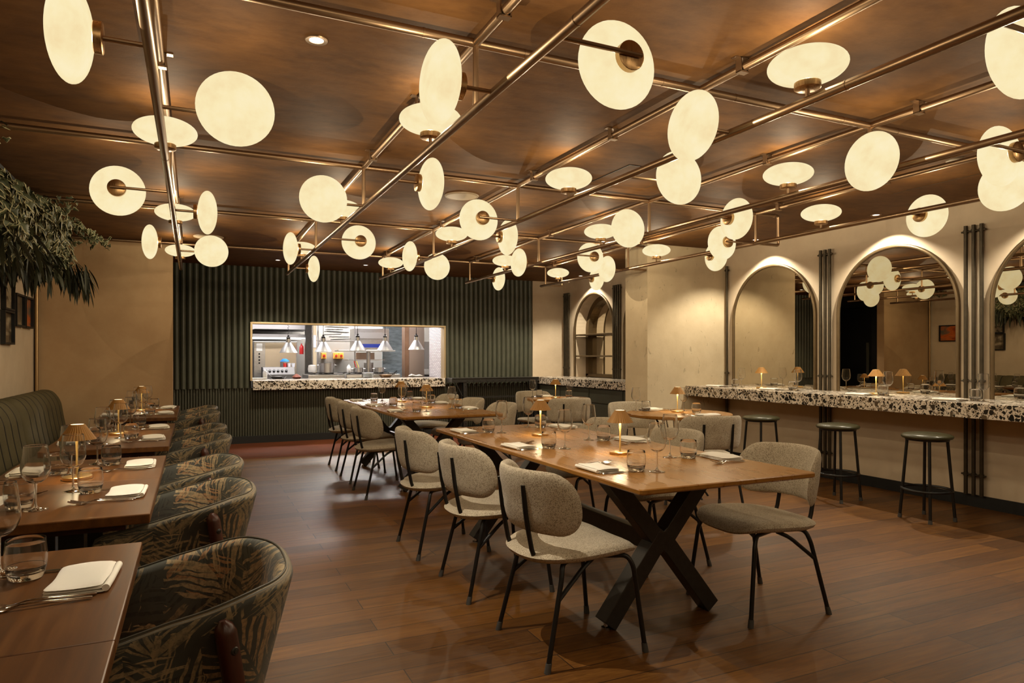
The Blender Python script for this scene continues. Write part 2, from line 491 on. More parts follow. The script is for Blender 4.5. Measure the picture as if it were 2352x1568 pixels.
# wall with the arched niche
NY, NR, NS = 9.58, 0.585, 1.70
m = MB(); 
m.box((XW, YN - .2, 0), (XW + .4, NY - NR, ZC)); m.box((XW, NY + NR, 0), (XW + .4, YB + .2, ZC)); m.box((XW, NY - NR, 0), (XW + .4, NY + NR, .90))
arc = [(NY + NR * math.cos(R(a)), NS + NR * math.sin(R(a))) for a in range(180, -1, -6)]
m.M = YZ
for (y0, z0), (y1, z1) in zip(arc[:-1], arc[1:]):
    m.prism([(y0, z0), (y1, z1), (y1, ZC), (y0, ZC)], XW, XW + .4)
m.M = Matrix()
m.box((XW + .32, NY - NR, .9), (XW + .4, NY + NR, 2.35))
struct(m.build('wall_right', M['wall'], smooth=False))
# wall behind the pass: plaster right of the green cladding, hatch opening
HX0, HX1, HZ0, HZ1 = 0.765, 3.73, 0.905, 1.735
struct(boxes('wall_back', M['wall'], ((5.36, YB, 0), (XW, YB + .12, ZC))))
struct(boxes('wall_back_core', M['dark'], ((-3.6, YB + .045, 0), (HX0, YB + .12, ZC)), ((HX1, YB + .045, 0), (5.36, YB + .12, ZC)),
             ((HX0, YB + .045, HZ1), (HX1, YB + .12, ZC)), ((HX0, YB + .045, 0), (HX1, YB + .12, .770))))
def fluting(m, x0, x1, z0, z1, pitch, depth, seg):
    n = max(1, round((x1 - x0) / pitch)); p = (x1 - x0) / n
    r0 = []; 
    for i in range(n):
        for k in range(seg + (1 if i == n - 1 else 0)):
            t = k / seg
            x = x0 + p * (i + t)
            y = YB + .045 - .012 - depth * max(0.0, math.sin(PI * t)) ** 0.6
            r0.append((x, y))
    a = [(x, y, z0) for x, y in r0]; b = [(x, y, z1) for x, y in r0]
    m.grid([b, a])
    m.box((x0, YB + .033, z0), (x1, YB + .045, z1))
m = MB()
fluting(m, -1.6, HX0 - .02, .80, ZC, .0835, .04, 10)
fluting(m, HX1 + .02, 5.36, .80, ZC, .0835, .04, 10)
fluting(m, HX0 - .02, HX1 + .02, HZ1 + .02, ZC, .0835, .04, 10)
struct(m.build('wall_back_cladding', M['flute'], angle=60))
m = MB()
fluting(m, -1.6, 5.36, .10, .80, .036, .016, 6)
struct(m.build('wall_back_dado', M['flute_low'], angle=60))
struct(boxes('baseboard_back', M['dark'], ((-3.5, YB - .03, 0), (5.36, YB + .045, .10))))
struct(boxes('baseboard_right', M['dark'], ((XW - .014, YN, 0), (XW, 6.50, .10))))
struct(boxes('baseboard_pier', M['dark'], ((4.78, 6.486, 0), (XW - .014, 6.5, .10)), ((4.766, 6.486, 0), (4.78, 6.945, .10))))
struct(boxes('baseboard_left', M['dark'], ((XL, YN, 0), (XL + .014, YT, .10))))
# pale metal trim round the hatch
m = MB()
for lo, hi in (((HX0 - .02, YB - .03, HZ0), (HX0 + .012, YB + .13, HZ1)), ((HX1 - .012, YB - .03, HZ0), (HX1 + .02, YB + .13, HZ1)), ((HX0 - .02, YB - .03, HZ1), (HX1 + .02, YB + .13, HZ1 + .028))):
    m.box(lo, hi)
struct(m.build('trim_hatch', simple('champagne trim', (0.55, 0.42, 0.25, 1), 0.35, 0.7), smooth=False, bevel=.003))
# corridor beyond the tan wall, its darkness put in as black surfaces
struct(boxes('wall_corridor', M['dark'], ((-3.7, YT + .15, 0), (-3.5, YB + .1, ZC)), ((-3.5, YT + .02, 0), (XL - .2, YT + .15, ZC))))
d = boxes('corridor_blackout', simple('corridor black', (0.008, 0.008, 0.008, 1), 0.35), ((-1.12, YT + .16, 0), (-1.07, 9.82, 2.30)), ((-1.12, 9.83, 0), (-1.07, YB - .02, 2.30)), bevel=.003)  # black leaves added to keep lamplight out of the open corridor
struct(d)
m = MB(); m.box((-1.065, 9.86, .75), (-1.045, 9.92, 1.55))
m.build('door_pull', simple('grey green metal', (0.16, 0.17, 0.13, 1), .4, .6), d, bevel=.003)
struct(boxes('wall_over_blackout', M['dark'], ((-1.12, YT + .15, 2.31), (-1.07, YB, ZC))))
# kitchen shell
struct(boxes('floor_kitchen', simple('kitchen floor tile', C(120,112,108), .5), ((-.2, YB + .12, -.1), (5.0, 14.3, 0))))
struct(boxes('ceiling_kitchen', simple('kitchen ceiling', C(185,182,175), .7), ((-.2, YB + .12, 2.6), (5.0, 14.3, 2.7))))
struct(boxes('wall_kitchen_back', simple('kitchen wall', C(128,124,120), .5), ((-.2, 14.0, 0), (5.0, 14.2, 2.6))))
struct(boxes('wall_kitchen_left', simple('kitchen side wall', C(170,166,160), .5), ((-.2, YB + .12, 0), (0, 14.0, 2.6))))
b = NB('white metro tile'); p = b.pos()
br = b.n('TexBrick', {'Vector': b.n('CombineXYZ', {'X': b.n('SeparateXYZ', {0: p}).outputs[1], 'Y': b.n('SeparateXYZ', {0: p}).outputs[2], 'Z': 0.0}).outputs[0], 'Scale': 1.0, 'Mortar Size': .004, 'Brick Width': .10, 'Row Height': .026, 'Color1': C(226,220,218), 'Color2': C(205,198,198), 'Mortar': C(110,98,98)})
struct(boxes('wall_kitchen_right', b.done(b.bsdf(col=br.outputs[0], rough=.3)), ((3.80, YB + .12, 0), (4.0, 11.6, 2.6)), ((4.8, 11.6, 0), (5.0, 14.0, 2.6))))

# ------------------------------------------------------------------ pipes, lamps and fittings of the ceiling
RX = [-0.13, 1.035, 2.185, 3.375, 4.53]
PY = [-1.44, 0.56, 2.56, 4.565, 6.53, 8.56]
ZU, ZL = 2.535, 2.27
rig = thing('ceiling_pipe_frame', 'bronze tube framework of rails and cross pipes under the brown ceiling', 'pipe frame', (0, 0, 0))
for y in PY:
    m = MB(); m.tube([(XL, y, ZU), (RX[-1], y, ZU)], .018, 12)
    for x in RX:
        for s in (-.22, .22): m.cyl((x + s - .004, y, ZU), (x + s + .004, y, ZU), .0192, n=12)
    m.build('cross_pipe', M['pipe'], rig)
    m = MB(); m.tube(fillet([(RX[-1], y, ZU), (RX[-1] + .27, y, ZU), (RX[-1] + .27, y, ZL), (RX[-1], y, ZL)], .02, 3), .0125, 10)
    m.build('end_loop', M['pipe'], rig)
    for x in RX:
        m = MB(); m.cyl((x, y, ZL), (x, y, ZU), .0125, n=10); m.build('post', M['pipe'], rig)
for x in RX:
    m = MB(); m.tube([(x, YN, ZU), (x, PY[-1], ZU)], .018, 12); m.build('upper_rail', M['pipe'], rig)
    m = MB(); m.tube([(x, YN, ZL), (x, 8.70, ZL)], .0185, 12)
    for y in (1.75, 3.85, 5.9, 7.9): m.cyl((x, y, ZL), (x, y + .008, ZL), .0197, n=12)
    m.build('lower_rail', M['pipe'], rig)
    for y in (2.28, 3.3, 4.30, 6.25, 8.3):
        m = MB(); m.box((x - .024, y - .016, ZU - .021), (x - .018, y + .016, ZC)); m.box((x + .018, y - .016, ZU - .021), (x + .024, y + .016, ZC)); m.box((x - .024, y - .016, ZU - .024), (x + .024, y + .016, ZU - .018))
        m.box((x - .05, y - .016, ZC - .004), (x + .05, y + .016, ZC)); m.build('clip', M['pipe'], rig, smooth=False)

def orient(z):
    z = Vector(z).normalized(); x = Vector((0,0,1)).cross(z) if abs(z.z) < .9 else Vector((1,0,0)); x.normalize(); y = z.cross(x)
    return Matrix((x, y, z)).transposed().to_4x4()
bulb_data = bpy.data.lights.new('globe bulb', 'POINT'); bulb_data.energy = 250.0; bulb_data.color = (1.0, 0.82, 0.56); bulb_data.shadow_soft_size = 0.0
def lamp_proto(kind):
    t = thing('disc_lamp', '', 'ceiling lamp')
    if kind == 'U':
        ax = Vector((0,0,1)); base = Vector((0,0,.048)); arm = [(0,0,.017), (0,0,.05)]
    elif kind == 'S':
        ax = Vector((1,0,0)); base = Vector((.128,0,0)); arm = [(.017,0,0), (.13,0,0)]
    else:
        s = 1 if kind == 'FR' else -1
        ax = Vector((0,-1,0)); base = Vector((s * .285, -.008, 0)); arm = [(s * .017, 0, 0), (s * .318, 0, 0)]
    m = MB(); m.tube(arm, .0085, 10); m.build('mount_arm', M['pipe'], t)
    m = MB(); m.M = Matrix.Translation(base) @ orient(ax)
    m.lathe([(0, 0), (.047, 0), (.050, .002), (.050, .024), (.047, .026), (.040, .026)], 28); m.lathe([(.040, .026), (.040, .018), (0, .018)], 28, 1); m.build('mount_cap', [M['cap'], M['dark']], t)
    c = base + ax * (.026 + .0635)
    m = MB(); m.M = orient(ax)
    pr = []
    for k in range(25):
        a = -PI/2 + PI * k / 24
        pr.append((max(0, .150 * math.cos(a)) if 0 < k < 24 else 0, .064 * math.sin(a)))
    m.lathe(pr, 44); m.build('glass_shade', M['globe'], t, loc=c, angle=80)
    l = bpy.data.objects.new('bulb', bulb_data); COL.objects.link(l); l.parent = t; l.location = c
    return Proto(t)
LP = {k: lamp_proto(k) for k in ('U', 'S', 'FR', 'FL')}
lamps = [  # rail, facing, Y of the shade (L / R: shade hung toward the banquette / mirror side; F / B: facing away from / toward the kitchen, arm on side -1 / 1)
 (0,'L',2.49,0),(0,'F',2.983,1),(0,'U',3.875,0),(0,'B',4.74,-1),(0,'R',5.21,0),(0,'U',6.03,0),(0,'L',6.757,0),(0,'F',7.12,1),(0,'U',8.196,0),
 (1,'B',1.96,1),(1,'L',2.37,0),(1,'U',3.14,0),(1,'R',3.794,0),(1,'F',4.45,-1),(1,'U',5.33,0),(1,'B',6.0,1),(1,'L',6.62,0),(1,'U',7.464,0),(1,'R',8.06,0),
 (2,'B',1.317,1),(2,'L',2.352,0),(2,'U',1.93,0),(2,'F',3.076,1),(2,'U',3.81,0),(2,'B',4.63,-1),(2,'R',5.22,0),(2,'U',6.0,0),(2,'L',6.63,0),(2,'F',7.27,1),(2,'U',8.17,0),
 (3,'B',2.045,1),(3,'L',2.388,0),(3,'U',3.13,0),(3,'R',3.81,0),(3,'F',4.464,-1),(3,'U',5.3,0),(3,'B',5.93,1),(3,'L',6.58,0),(3,'U',7.41,0),(3,'R',8.09,0),
 (4,'L',2.39,0),(4,'R',3.15,0),(4,'U',3.87,0),(4,'B',4.67,-1),(4,'R',5.316,0),(4,'U',6.0,0),(4,'L',6.638,0),(4,'R',7.55,0),(4,'U',8.19,0)]
lamps += [(0,'U',1.2,0),(0,'R',-.4,0),(0,'L',-2.0,0),(1,'L',.3,0),(1,'U',-1.0,0),(1,'R',-2.2,0),(2,'U',-.1,0),(2,'R',-1.3,0),(3,'L',.6,0),(3,'U',-.7,0),(3,'R',-2.0,0),(4,'U',1.0,0),(4,'L',-.3,0),(4,'U',-1.8,0)]  # unseen lamps above and behind the camera, added as frontal fill
ORD = ['first', 'second', 'third', 'fourth', 'fifth', 'sixth', 'seventh', 'eighth', 'ninth', 'tenth', 'eleventh', 'twelfth', 'thirteenth', 'fourteenth']
byrail = {}
for l in lamps: byrail.setdefault(l[0], []).append(l)
for r, ls in byrail.items():
    ls.sort(key=lambda q: -q[2])
    for i, (_, f, y, s) in enumerate(ls):
        lab = 'glowing disc lamp, %s from the kitchen on the %s rail from the banquette wall' % (ORD[i], ORD[r])
        lab = lab.replace('glowing', {'U': 'upward', 'L': 'sideways', 'R': 'sideways', 'F': 'upright', 'B': 'upright'}[f] + ' glowing')
        x = RX[r]
        if f == 'U': LP['U'].put((x, y, ZL), 0, lab, 'ceiling lamp', 'disc lamps on the ceiling rails')
        elif f == 'R': LP['S'].put((x, y, ZL), 0, lab, 'ceiling lamp', 'disc lamps on the ceiling rails')
        elif f == 'L': LP['S'].put((x, y, ZL), PI, lab, 'ceiling lamp', 'disc lamps on the ceiling rails')
        elif f == 'F': LP['FR' if s > 0 else 'FL'].put((x, y + .088, ZL), 0, lab, 'ceiling lamp', 'disc lamps on the ceiling rails')
        else: LP['FL' if s > 0 else 'FR'].put((x, y - .088, ZL), PI, lab, 'ceiling lamp', 'disc lamps on the ceiling rails')

# recessed downlights
def spot(name, parent, loc, energy, size, blend, col, target=None, soft=0.03):
    ld = bpy.data.lights.new(name, 'SPOT'); ld.energy = energy; ld.spot_size = R(size); ld.spot_blend = blend; ld.color = col; ld.shadow_soft_size = soft
    o = bpy.data.objects.new(name, ld); COL.objects.link(o); o.location = loc
    if parent: o.parent = parent
    if target is not None: o.rotation_euler = (Vector(target) - Vector(loc)).to_track_quat('-Z', 'Y').to_euler()
    return o
def downlight(x, y, label, energy, size=90, blend=.7, col=(1, .86, .62)):
    t = thing('ceiling_downlight', label, 'downlight', (x, y, ZC), 0, 'recessed ceiling downlights')
    m = MB(); m.lathe([(.030, -.001), (.030, -.004), (.044, -.005), (.046, -.001)], 24, close=True); m.build('trim_ring', M['pipe'], t)
    m = MB(); m.lathe([(0, -.0015), (.029, -.0015), (.029, -.0005), (0, -.0005)], 20); m.build('lens', M['down_bulb'], t)
    spot('beam', t, (0, 0, -.012), energy, size, blend, col, soft=.0)
    return t
WARM = (1.0, .84, .55)
downlight(.46, 2.89, 'small downlight over the aisle, the one closest to the banquette end', 130, 110, .8, (1, .9, .72))
for y, w in ((2.80, 'the third arched mirror'), (4.277, 'the second arched mirror'), (5.764, 'the arched mirror beside the pier'), (9.58, 'the arched niche with shelves')):
    downlight(5.72, y, 'recessed downlight in the ceiling directly above ' + w, 105, 118, .45, (1, .89, .69))
for i, x in enumerate((1.04, 2.24, 3.44, 4.64)):
    downlight(x, 9.75, 'recessed downlight before the fluted green wall, %s from the tan wall' % ORD[i], 110, 110, .7, (1, .9, .70))
# round speakers, slots, access panel
for x, y, r, w in ((1.98, 5.2, .14, 'round flat speaker cover in the middle of the brown ceiling'), (.15, 8.17, .155, 'round flat speaker cover near the tan wall and kitchen'), (4.60, 2.85, .062, 'small round speaker cover near the arched mirrors')):
    t = thing('ceiling_speaker', w, 'speaker', (x, y, ZC), 0, 'round ceiling speakers')
    m = MB(); m.lathe([(0, -.010), (r * .9, -.009), (r * .9, -.001), (0, -.001)], 40); m.build('grille', simple('speaker grille', C(176,158,132), .6), t)
    m = MB(); m.lathe([(r * .9, -.002), (r * .9, -.011), (r * .97, -.009), (r, -.001)], 40, close=True); m.build('rim', simple('speaker rim', C(150,130,104), .5), t)
for y0, y1, w in ((2.5, 3.66, 'thin dark slot vent in the ceiling near the second mirror'), (5.0, 6.12, 'thin dark slot vent in the ceiling beside the pier')):
    t = thing('ceiling_slot_vent', w, 'vent', (5.09, (y0 + y1) / 2, ZC), 0, 'ceiling slot vents')
    h = (y1 - y0) / 2
    m = MB(); m.box((-.008, -h, -.003), (-.004, h, 0)); m.box((.012, -h, -.003), (.016, h, 0)); m.box((-.008, -h - .004, -.003), (.016, -h, 0)); m.box((-.008, h, -.003), (.016, h + .004, 0)); m.build('frame', M['ceiling'], t, smooth=False)
    m = MB(); m.box((-.004, -h, -.002), (.012, h, -.0005)); m.build('slot', M['dark'], t, smooth=False)
t = thing('ceiling_access_panel', 'flush square access panel with a thin dark outline in the ceiling', 'access panel', (2.935, 4.11, ZC))
m = MB(); m.box((-.235, -.24, -.004), (.235, .24, -.0005)); m.build('hatch', M['ceiling'], t, smooth=False)
m = MB()
for lo, hi in (((-.240, -.245, -.0042), (-.235, .245, 0)), ((.235, -.245, -.0042), (.240, .245, 0)), ((-.235, -.245, -.0042), (.235, -.24, 0)), ((-.235, .24, -.0042), (.235, .245, 0))): m.box(lo, hi)
m.build('gap_frame', M['dark'], t, smooth=False)

# ------------------------------------------------------------------ mirrors, niche, wall pipes
def arch_path(yc, r, z0, zs, x, step=6):
    pts = [(x, yc + r, z0), (x, yc + r, zs)] + [(x, yc + r * math.cos(R(a)), zs + r * math.sin(R(a))) for a in range(step, 180, step)] + [(x, yc - r, zs), (x, yc - r, z0)]
    return pts
def arch_poly(yc, r, z0, zs, step=5):
    return [(p[1], p[2]) for p in arch_path(yc, r, z0, zs, 0, step)]
ZB = 0.911
mirrors = [(5.764, 'tall arched mirror in a bronze frame beside the plaster pier'), (4.277, 'tall arched bronze mirror between two clusters of wall pipes'), (2.80, 'tall arched bronze mirror, farthest from the pier'), (8.09, 'narrow strip of arched mirror half hidden behind the pier')]
for yc, lab in mirrors:
    t = thing('arched_mirror', lab, 'mirror', (XW, yc, ZB), 0, 'arched mirrors on the bar wall')
    m = MB(); m.M = YZ; m.prism(arch_poly(0, .592, 0, .785), -.014, -.002); m.build('mirror_glass', M['mirror'], t, smooth=False)
    m = MB(); m.tube(arch_path(0, .600, 0, .785, -.012), .0185, 12); m.build('frame', M['bronze_frame'], t)
t = thing('arched_niche', 'deep arched wall niche with two shelves and a mirror back', 'niche', (XW, NY, ZB))
m = MB(); m.tube(arch_path(0, NR + .012, 0, NS - ZB, -.010), .020, 12); m.build('frame', M['bronze_frame'], t)
m = MB(); m.M = YZ
outer = arch_path(0, NR - .002, 0, NS - ZB, 0); inner = arch_path(0, NR - .085, 0.04, NS - ZB, 0)
for (a, b_), (c, d_) in zip(zip(outer[:-1], outer[1:]), zip(inner[:-1], inner[1:])):
    m.prism([(a[1], a[2]), (b_[1], b_[2]), (d_[1], d_[2]), (c[1], c[2])], .20, .30)
m.prism([(-NR, 0), (NR, 0), (NR, .05), (-NR, .05)], .20, .30)
m.build('inner_frame', M['bronze_frame'], t, smooth=False)
m = MB(); m.M = YZ; m.prism(arch_poly(0, NR - .06, .03, NS - ZB), .285, .31); m.build('mirror_back', M['mirror'], t, smooth=False)
for z in (1.265, 1.625):
    m = MB(); m.box((.01, -NR + .02, z - ZB - .012), (.27, NR - .02, z - ZB + .006)); 
    s = m.build('shelf', M['bronze_frame'], t, smooth=False)
    m = MB(); m.tube([(0, -NR + .02, z - ZB), (0, NR - .02, z - ZB)], .013, 10); m.build('rail', M['bronze_frame'], s)

def pipe_cluster(yc, n, gap, label):
    t = thing('wall_pipe_cluster', label, 'wall pipes', (XW, yc, .10), 0, 'bronze pipe clusters on the bar wall')
    for k in range(n):
        y = (k - (n - 1) / 2) * gap
        m = MB(); m.cyl((-.035, y, 0), (-.035, y, 2.27), .0155, n=14); m.build('pipe', M['wall_pipe'], t)
    w = (n - 1) * gap / 2
    for z in (.17, .70 - .0, .96, 2.22):
        m = MB(); m.cyl((-.035, -w - .035, z), (-.035, w + .035, z), .008, n=10)
        for k in range(n):
            y = (k - (n - 1) / 2) * gap
            m.cyl((-.035, y, z - .014), (-.035, y, z + .014), .0195, n=14)
        m.cyl((-.035, 0, z), (0, 0, z), .008, n=8)
        m.build('clamp', M['wall_pipe'], t)
pipe_cluster(5.02, 3, .056, 'three vertical bronze pipes between the pier mirror and the second mirror')
pipe_cluster(3.535, 3, .064, 'three vertical bronze pipes between the second and third mirrors')
pipe_cluster(6.455, 1, .05, 'single vertical bronze pipe in the corner of the pier')
pipe_cluster(10.43, 4, .052, 'four vertical bronze pipes in the far corner past the niche')
pipe_cluster(8.86, 4, .058, 'four vertical bronze pipes between niche and pier')
t = thing('corner_pipe', 'slim brass pipe running up the corner behind the banquette', 'pipe', (XL + .03, YT - .035, 0))
m = MB(); m.cyl((0, 0, 0), (0, 0, ZC), .016, n=14); m.build('pipe', M['brass'], t)
m = MB(); m.cyl((-.028, .03, .02), (-.028, .03, ZC), .005, n=8); m.build('thin_cable', M['dark'], t)

# ------------------------------------------------------------------ counters, pass, console
def slab(name, label, cat, lo, hi, group=None):
    c = Vector(((lo[0] + hi[0]) / 2, (lo[1] + hi[1]) / 2, lo[2]))
    m = MB(); m.box(Vector(lo) - c, Vector(hi) - c)
    return tag(m.build(name, M['terrazzo'], smooth=False, bevel=.003, loc=c), label, cat, group)
slab('terrazzo_bar', 'long black and cream terrazzo bar top under the arched mirrors', 'bar', (5.33, YN + .02, .797), (XW - .001, 6.498, ZB))
slab('terrazzo_counter', 'terrazzo counter top below the shelved niche behind the pier', 'counter', (5.33, 6.95, .797), (XW - .001, YB - .002, ZB))
slab('terrazzo_ledge', 'terrazzo ledge along the front of the kitchen hatch', 'ledge', (HX0 + .014, YB - .10, .772), (HX1 - .014, YB + .6, ZB - .006))
t = thing('back_counter_cabinet', 'dark green drawer cabinet below the terrazzo counter by the pier', 'cabinet', (5.65, 8.7, 0))
m = MB(); m.box((-.27, -1.745, 0), (.30, 1.89, .795)); m.build('body', M['flute_low'], t, smooth=False)
for i in range(4):
    for z0, z1 in ((.10, .32), (.34, .56), (.58, .78)):
        m = MB(); y0 = -1.72 + i * .89; m.box((-.285, y0, z0), (-.27, y0 + .86, z1)); m.build('drawer', M['flute_low'], t, smooth=False, bevel=.003)
# riveted steel console
t = thing('steel_console', 'dark riveted steel console table against the fluted wall', 'console table', (4.53, 10.42, 0))
m = MB(); m.box((-.78, -.14, .84), (.78, .13, .905)); m.box((-.78, -.145, .90), (.78, .13, .912)); m.build('top', M['black_steel'], t, smooth=False, bevel=.003)
for x in (-.56, .72):
    m = MB(); m.box((x - .035, -.135, 0), (x + .035, -.125, .84)); m.box((x - .035, -.135, 0), (x - .025, -.07, .84)); m.box((x - .035, .06, 0), (x + .035, .07, .84)); m.build('leg', M['black_steel'], t, smooth=False)
m = MB(); m.box((-.56, -.13, .58), (.72, -.115, .61)); m.build('stretcher', M['black_steel'], t, smooth=False)
for s in (-1, 1):
    m = MB(); m.bar((-.60, -.128, .62), (-.60 - .12, -.128, .84), .03, .012); m.build('gusset', M['black_steel'], t, smooth=False) if s < 0 else None
m = MB()
for k in range(14):
    x = -.74 + k * .113
    m.M = Matrix.Translation((x, -.141, .872)) @ orient((0, -1, 0)); m.lathe([(0, .006), (.006, .004), (.008, 0)], 10)
for k in range(9):
    m.M = Matrix.Translation((-.545, -.136, .1 + k * .085)) @ orient((0, -1, 0)); m.lathe([(0, .006), (.006, .004), (.008, 0)], 10)
m.build('rivet', M['black_steel'], t)

# ------------------------------------------------------------------ dining chairs (local: faces +X)
def chair_proto():
    t = thing('dining_chair', '', 'chair')
    # seat: wide rounded front, D-shaped back
    poly = []
    n = 64
    for k in range(n):
        a = 2 * PI * k / n
        ca, sa = math.cos(a), math.sin(a)
        e = 4.2 if ca > 0 else 2.5
        x = math.copysign(abs(ca) ** (2 / e), ca) * (.250 if ca > 0 else .275)
        y = math.copysign(abs(sa) ** (2 / (3.4 if ca > 0 else 2.5)), sa) * .252
        poly.append((x, y))
    def seat(a, b, o):
        return (a, b, .448 + .012 * (a / .25) - .016 * (1 - (b / .25) ** 2) * (1 if o > 0 else .3) + o - .03 * max(0, (a - .10) / .135) ** 3)
    m = MB(); m.pad(poly, .036, seat, 8, ex=6.0); m.build('seat', M['boucle'], t, angle=80)
    # curved pill-shaped backrest
    RB, X0 = .272, .005
    def back(a, b, o):
        th = a / RB
        z = .668 + b
        lean = -.17 * (z - .60)
        rr = RB - o
        return (X0 - rr * math.cos(th) + lean, rr * math.sin(th), z - .010 * (a / .3) ** 2)
    m = MB(); m.pad(densify(rrect(.342, .134, .118, 7), .03), .024, back, 7, ex=4.0); m.build('backrest', M['boucle'], t, angle=80)
    for s in (-1, 1):
        y = s * .118
        bx = lambda z: X0 - math.sqrt((RB + .032) ** 2 - y * y) - .17 * (z - .60)
        m = MB(); m.tube(fillet([(bx(.735) + .010, y, .735), (bx(.60), y, .60), (bx(.45) + .012, y, .415), (-.05, y, .412)], .05, 4), .0105, 10)
        m.build('back_rod', M['black_metal'], t)
        for q in (-1, 1):
            fx, fy = q * .235, s * .24
            if q < 0: path = [(fx, fy, .02), (-.155, s * .208, .36), (-.14, s * .185, .412), (-.02, s * .13, .412)]
            else: path = [(fx, fy, .02), (.192, s * .216, .37), (.17, s * .20, .412), (.02, s * .14, .412)]
            m = MB(); m.tube(fillet(path, .045, 4), .0105, 10)
            if q < 0: m.tube(fillet([(-.178, s * .217, .27), (-.04, s * .19, .385), (.02, s * .17, .412)], .03, 3), .0095, 8)
            l = m.build('leg', M['black_metal'], t)
            d = (Vector(path[1]) - Vector(path[0])).normalized(); p = Vector(path[0])
            m = MB(); m.lathe([(0, 0), (.014, 0), (.014, .006), (.0125, .038), (0, .038)], 12); 
            m.v = [tuple(Vector(v) + Vector((fx - d.x / d.z * .02, fy - d.y / d.z * .02, 0)) + Vector((d.x, d.y, 0)) * v[2]) for v in m.v]
            m.build('rubber_foot', M['rubber'], l)
    m = MB(); m.tube([(-.05, -.118, .412), (-.05, .118, .412)], .0105, 8); m.tube([(.07, -.16, .412), (.07, .16, .412)], .0105, 8)
    m.box((-.16, -.12, .408), (.17, .12, .416)); m.build('under_frame', M['black_metal'], t)
    return Proto(t)
CH = chair_proto()
G1, G2, GR = 'chairs at the front long table', 'chairs at the rear long table', 'chairs at the round tables'
A = 'speckled beige chair, '
for x, y, a, lab, g in (
    (1.522, 2.648, 0, 'aisle side of the front long table, closest to the camera', G1),
    (1.522, 3.48, -2, 'aisle side of the front long table, middle one', G1),
    (1.505, 4.31, -1, 'aisle side of the front long table, closest to the kitchen', G1),
    (2.61, 2.63, 176, 'bar side of the front long table, closest to the camera', G1),
    (2.585, 3.46, 181, 'bar side of the front long table, middle one', G1),
    (2.60, 4.30, 179, 'bar side of the front long table, closest to the kitchen', G1),
    (1.61, 6.22, 1, 'aisle side of the rear long table, closest to the camera', G2),
    (1.645, 7.03, 0, 'aisle side of the rear long table, middle one', G2),
    (1.665, 7.85, -1, 'aisle side of the rear long table, closest to the kitchen', G2),
    (2.62, 6.22, 179, 'bar side of the rear long table, closest to the camera', G2),
    (2.62, 7.05, 181, 'bar side of the rear long table, middle one', G2),
    (2.62, 7.86, 180, 'bar side of the rear long table, closest to the kitchen', G2),
    (3.80, 4.40, 72, 'back to the camera at the larger round table', GR),
    (3.98, 5.56, 268, 'facing the camera across the larger round table', GR),
    (3.90, 6.86, 78, 'back to the camera at the small round table', GR),
    (4.07, 7.90, 268, 'facing the camera across the small round table', GR)):
    CH.put((x, y, 0), R(a), A + lab, 'chair', g)

# ------------------------------------------------------------------ long tables
def long_table(label, x0, x1, y0, y1, la, lb):
    cx, cy = (x0 + x1) / 2, (y0 + y1) / 2; w, L = (x1 - x0) / 2, (y1 - y0) / 2
    t = thing('dining_table', label, 'table', (cx, cy, 0), 0, 'long oak dining tables')
    # top with an under-bevelled edge
    m = MB()
    def ring(dx, z): return [(p[0], p[1], z) for p in rrect(w - dx, L - dx, .018, 3)]
    rows = [ring(.004, .75), ring(0, .746), ring(0, .732), ring(.004, .727), ring(.045, .716)]
    m.grid(rows, wrap=True)
    n = len(rows[0]); m.add(rows[0], [tuple(range(n))]); m.add(rows[-1], [tuple(range(n - 1, -1, -1))])
    m.build('tabletop', M['table_wood'], t, angle=25)
    for s in (-1, 1):
        y = (la if s < 0 else lb) - cy
        m = MB(); q = -s
        # splayed crossed blades
        for a in (-1, 1):
            m.bar((a * .305, y, .022), (-a * .012, y, .420), .085 - .001 * (a > 0), .078)
            m.bar((-a * .012, y, .345), (a * .300, y, .712), .085 - .001 * (a < 0), .078)
        m.box((-.036, y - .0428, .335), (.036, y + .0428, .43))
        m.box((-.36, y - .06, .706), (.36, y + .06, .716))
        f = m.build('leg_frame', M['black_steel'], t, smooth=False, bevel=.003)
        for a in (-1, 1):
            m = MB(); m.M = Matrix.Translation((a * .30, y, 0)); m.lathe([(0, 0), (.022, 0), (.024, .008), (.012, .012), (.012, .03), (0, .03)], 16); m.build('levelling_foot', M['cutlery'], f)
    m = MB(); m.box((-.03, la - cy, .315), (.03, lb - cy, .405)); m.build('beam', M['black_steel'], t, smooth=False, bevel=.003)
    return t
long_table('long brown oak dining table at the front with crossed black legs', 1.568, 2.52, 2.175, 4.65, 2.69, 4.31)
long_table('long oak dining table at the rear before the kitchen hatch', 1.60, 2.545, 5.60, 8.14, 6.2, 7.83)

# ------------------------------------------------------------------ round tables
def round_table(label, x, y, r):
    t = thing('round_table', label, 'table', (x, y, 0), 0, 'round oak tables')
    m = MB(); m.lathe([(0, .75), (r - .004, .75), (r, .746), (r, .728), (r - .006, .722), (0, .722)], 72); m.build('tabletop', M['table_wood'], t, angle=30)
    for k in range(8):
        a = 2 * PI * k / 8 + .2
        c, s = math.cos(a), math.sin(a)
        m = MB(); m.tube(fillet([(c * .26, s * .26, 0), (c * .06, s * .06, .30), (c * .06, s * .06, .45), (c * .22, s * .22, .722)], .08, 4), .009, 8); m.build('leg', M['black_metal'], t)
    m = MB(); m.lathe([(.055, .36), (.066, .36), (.066, .39), (.055, .39)], 24, close=True); m.build('collar', M['black_metal'], t)
round_table('round oak table on thin black rods beside the terrazzo bar', 4.01, 4.98, .47)
round_table('small round oak table near the niche counter', 4.07, 7.37, .40)

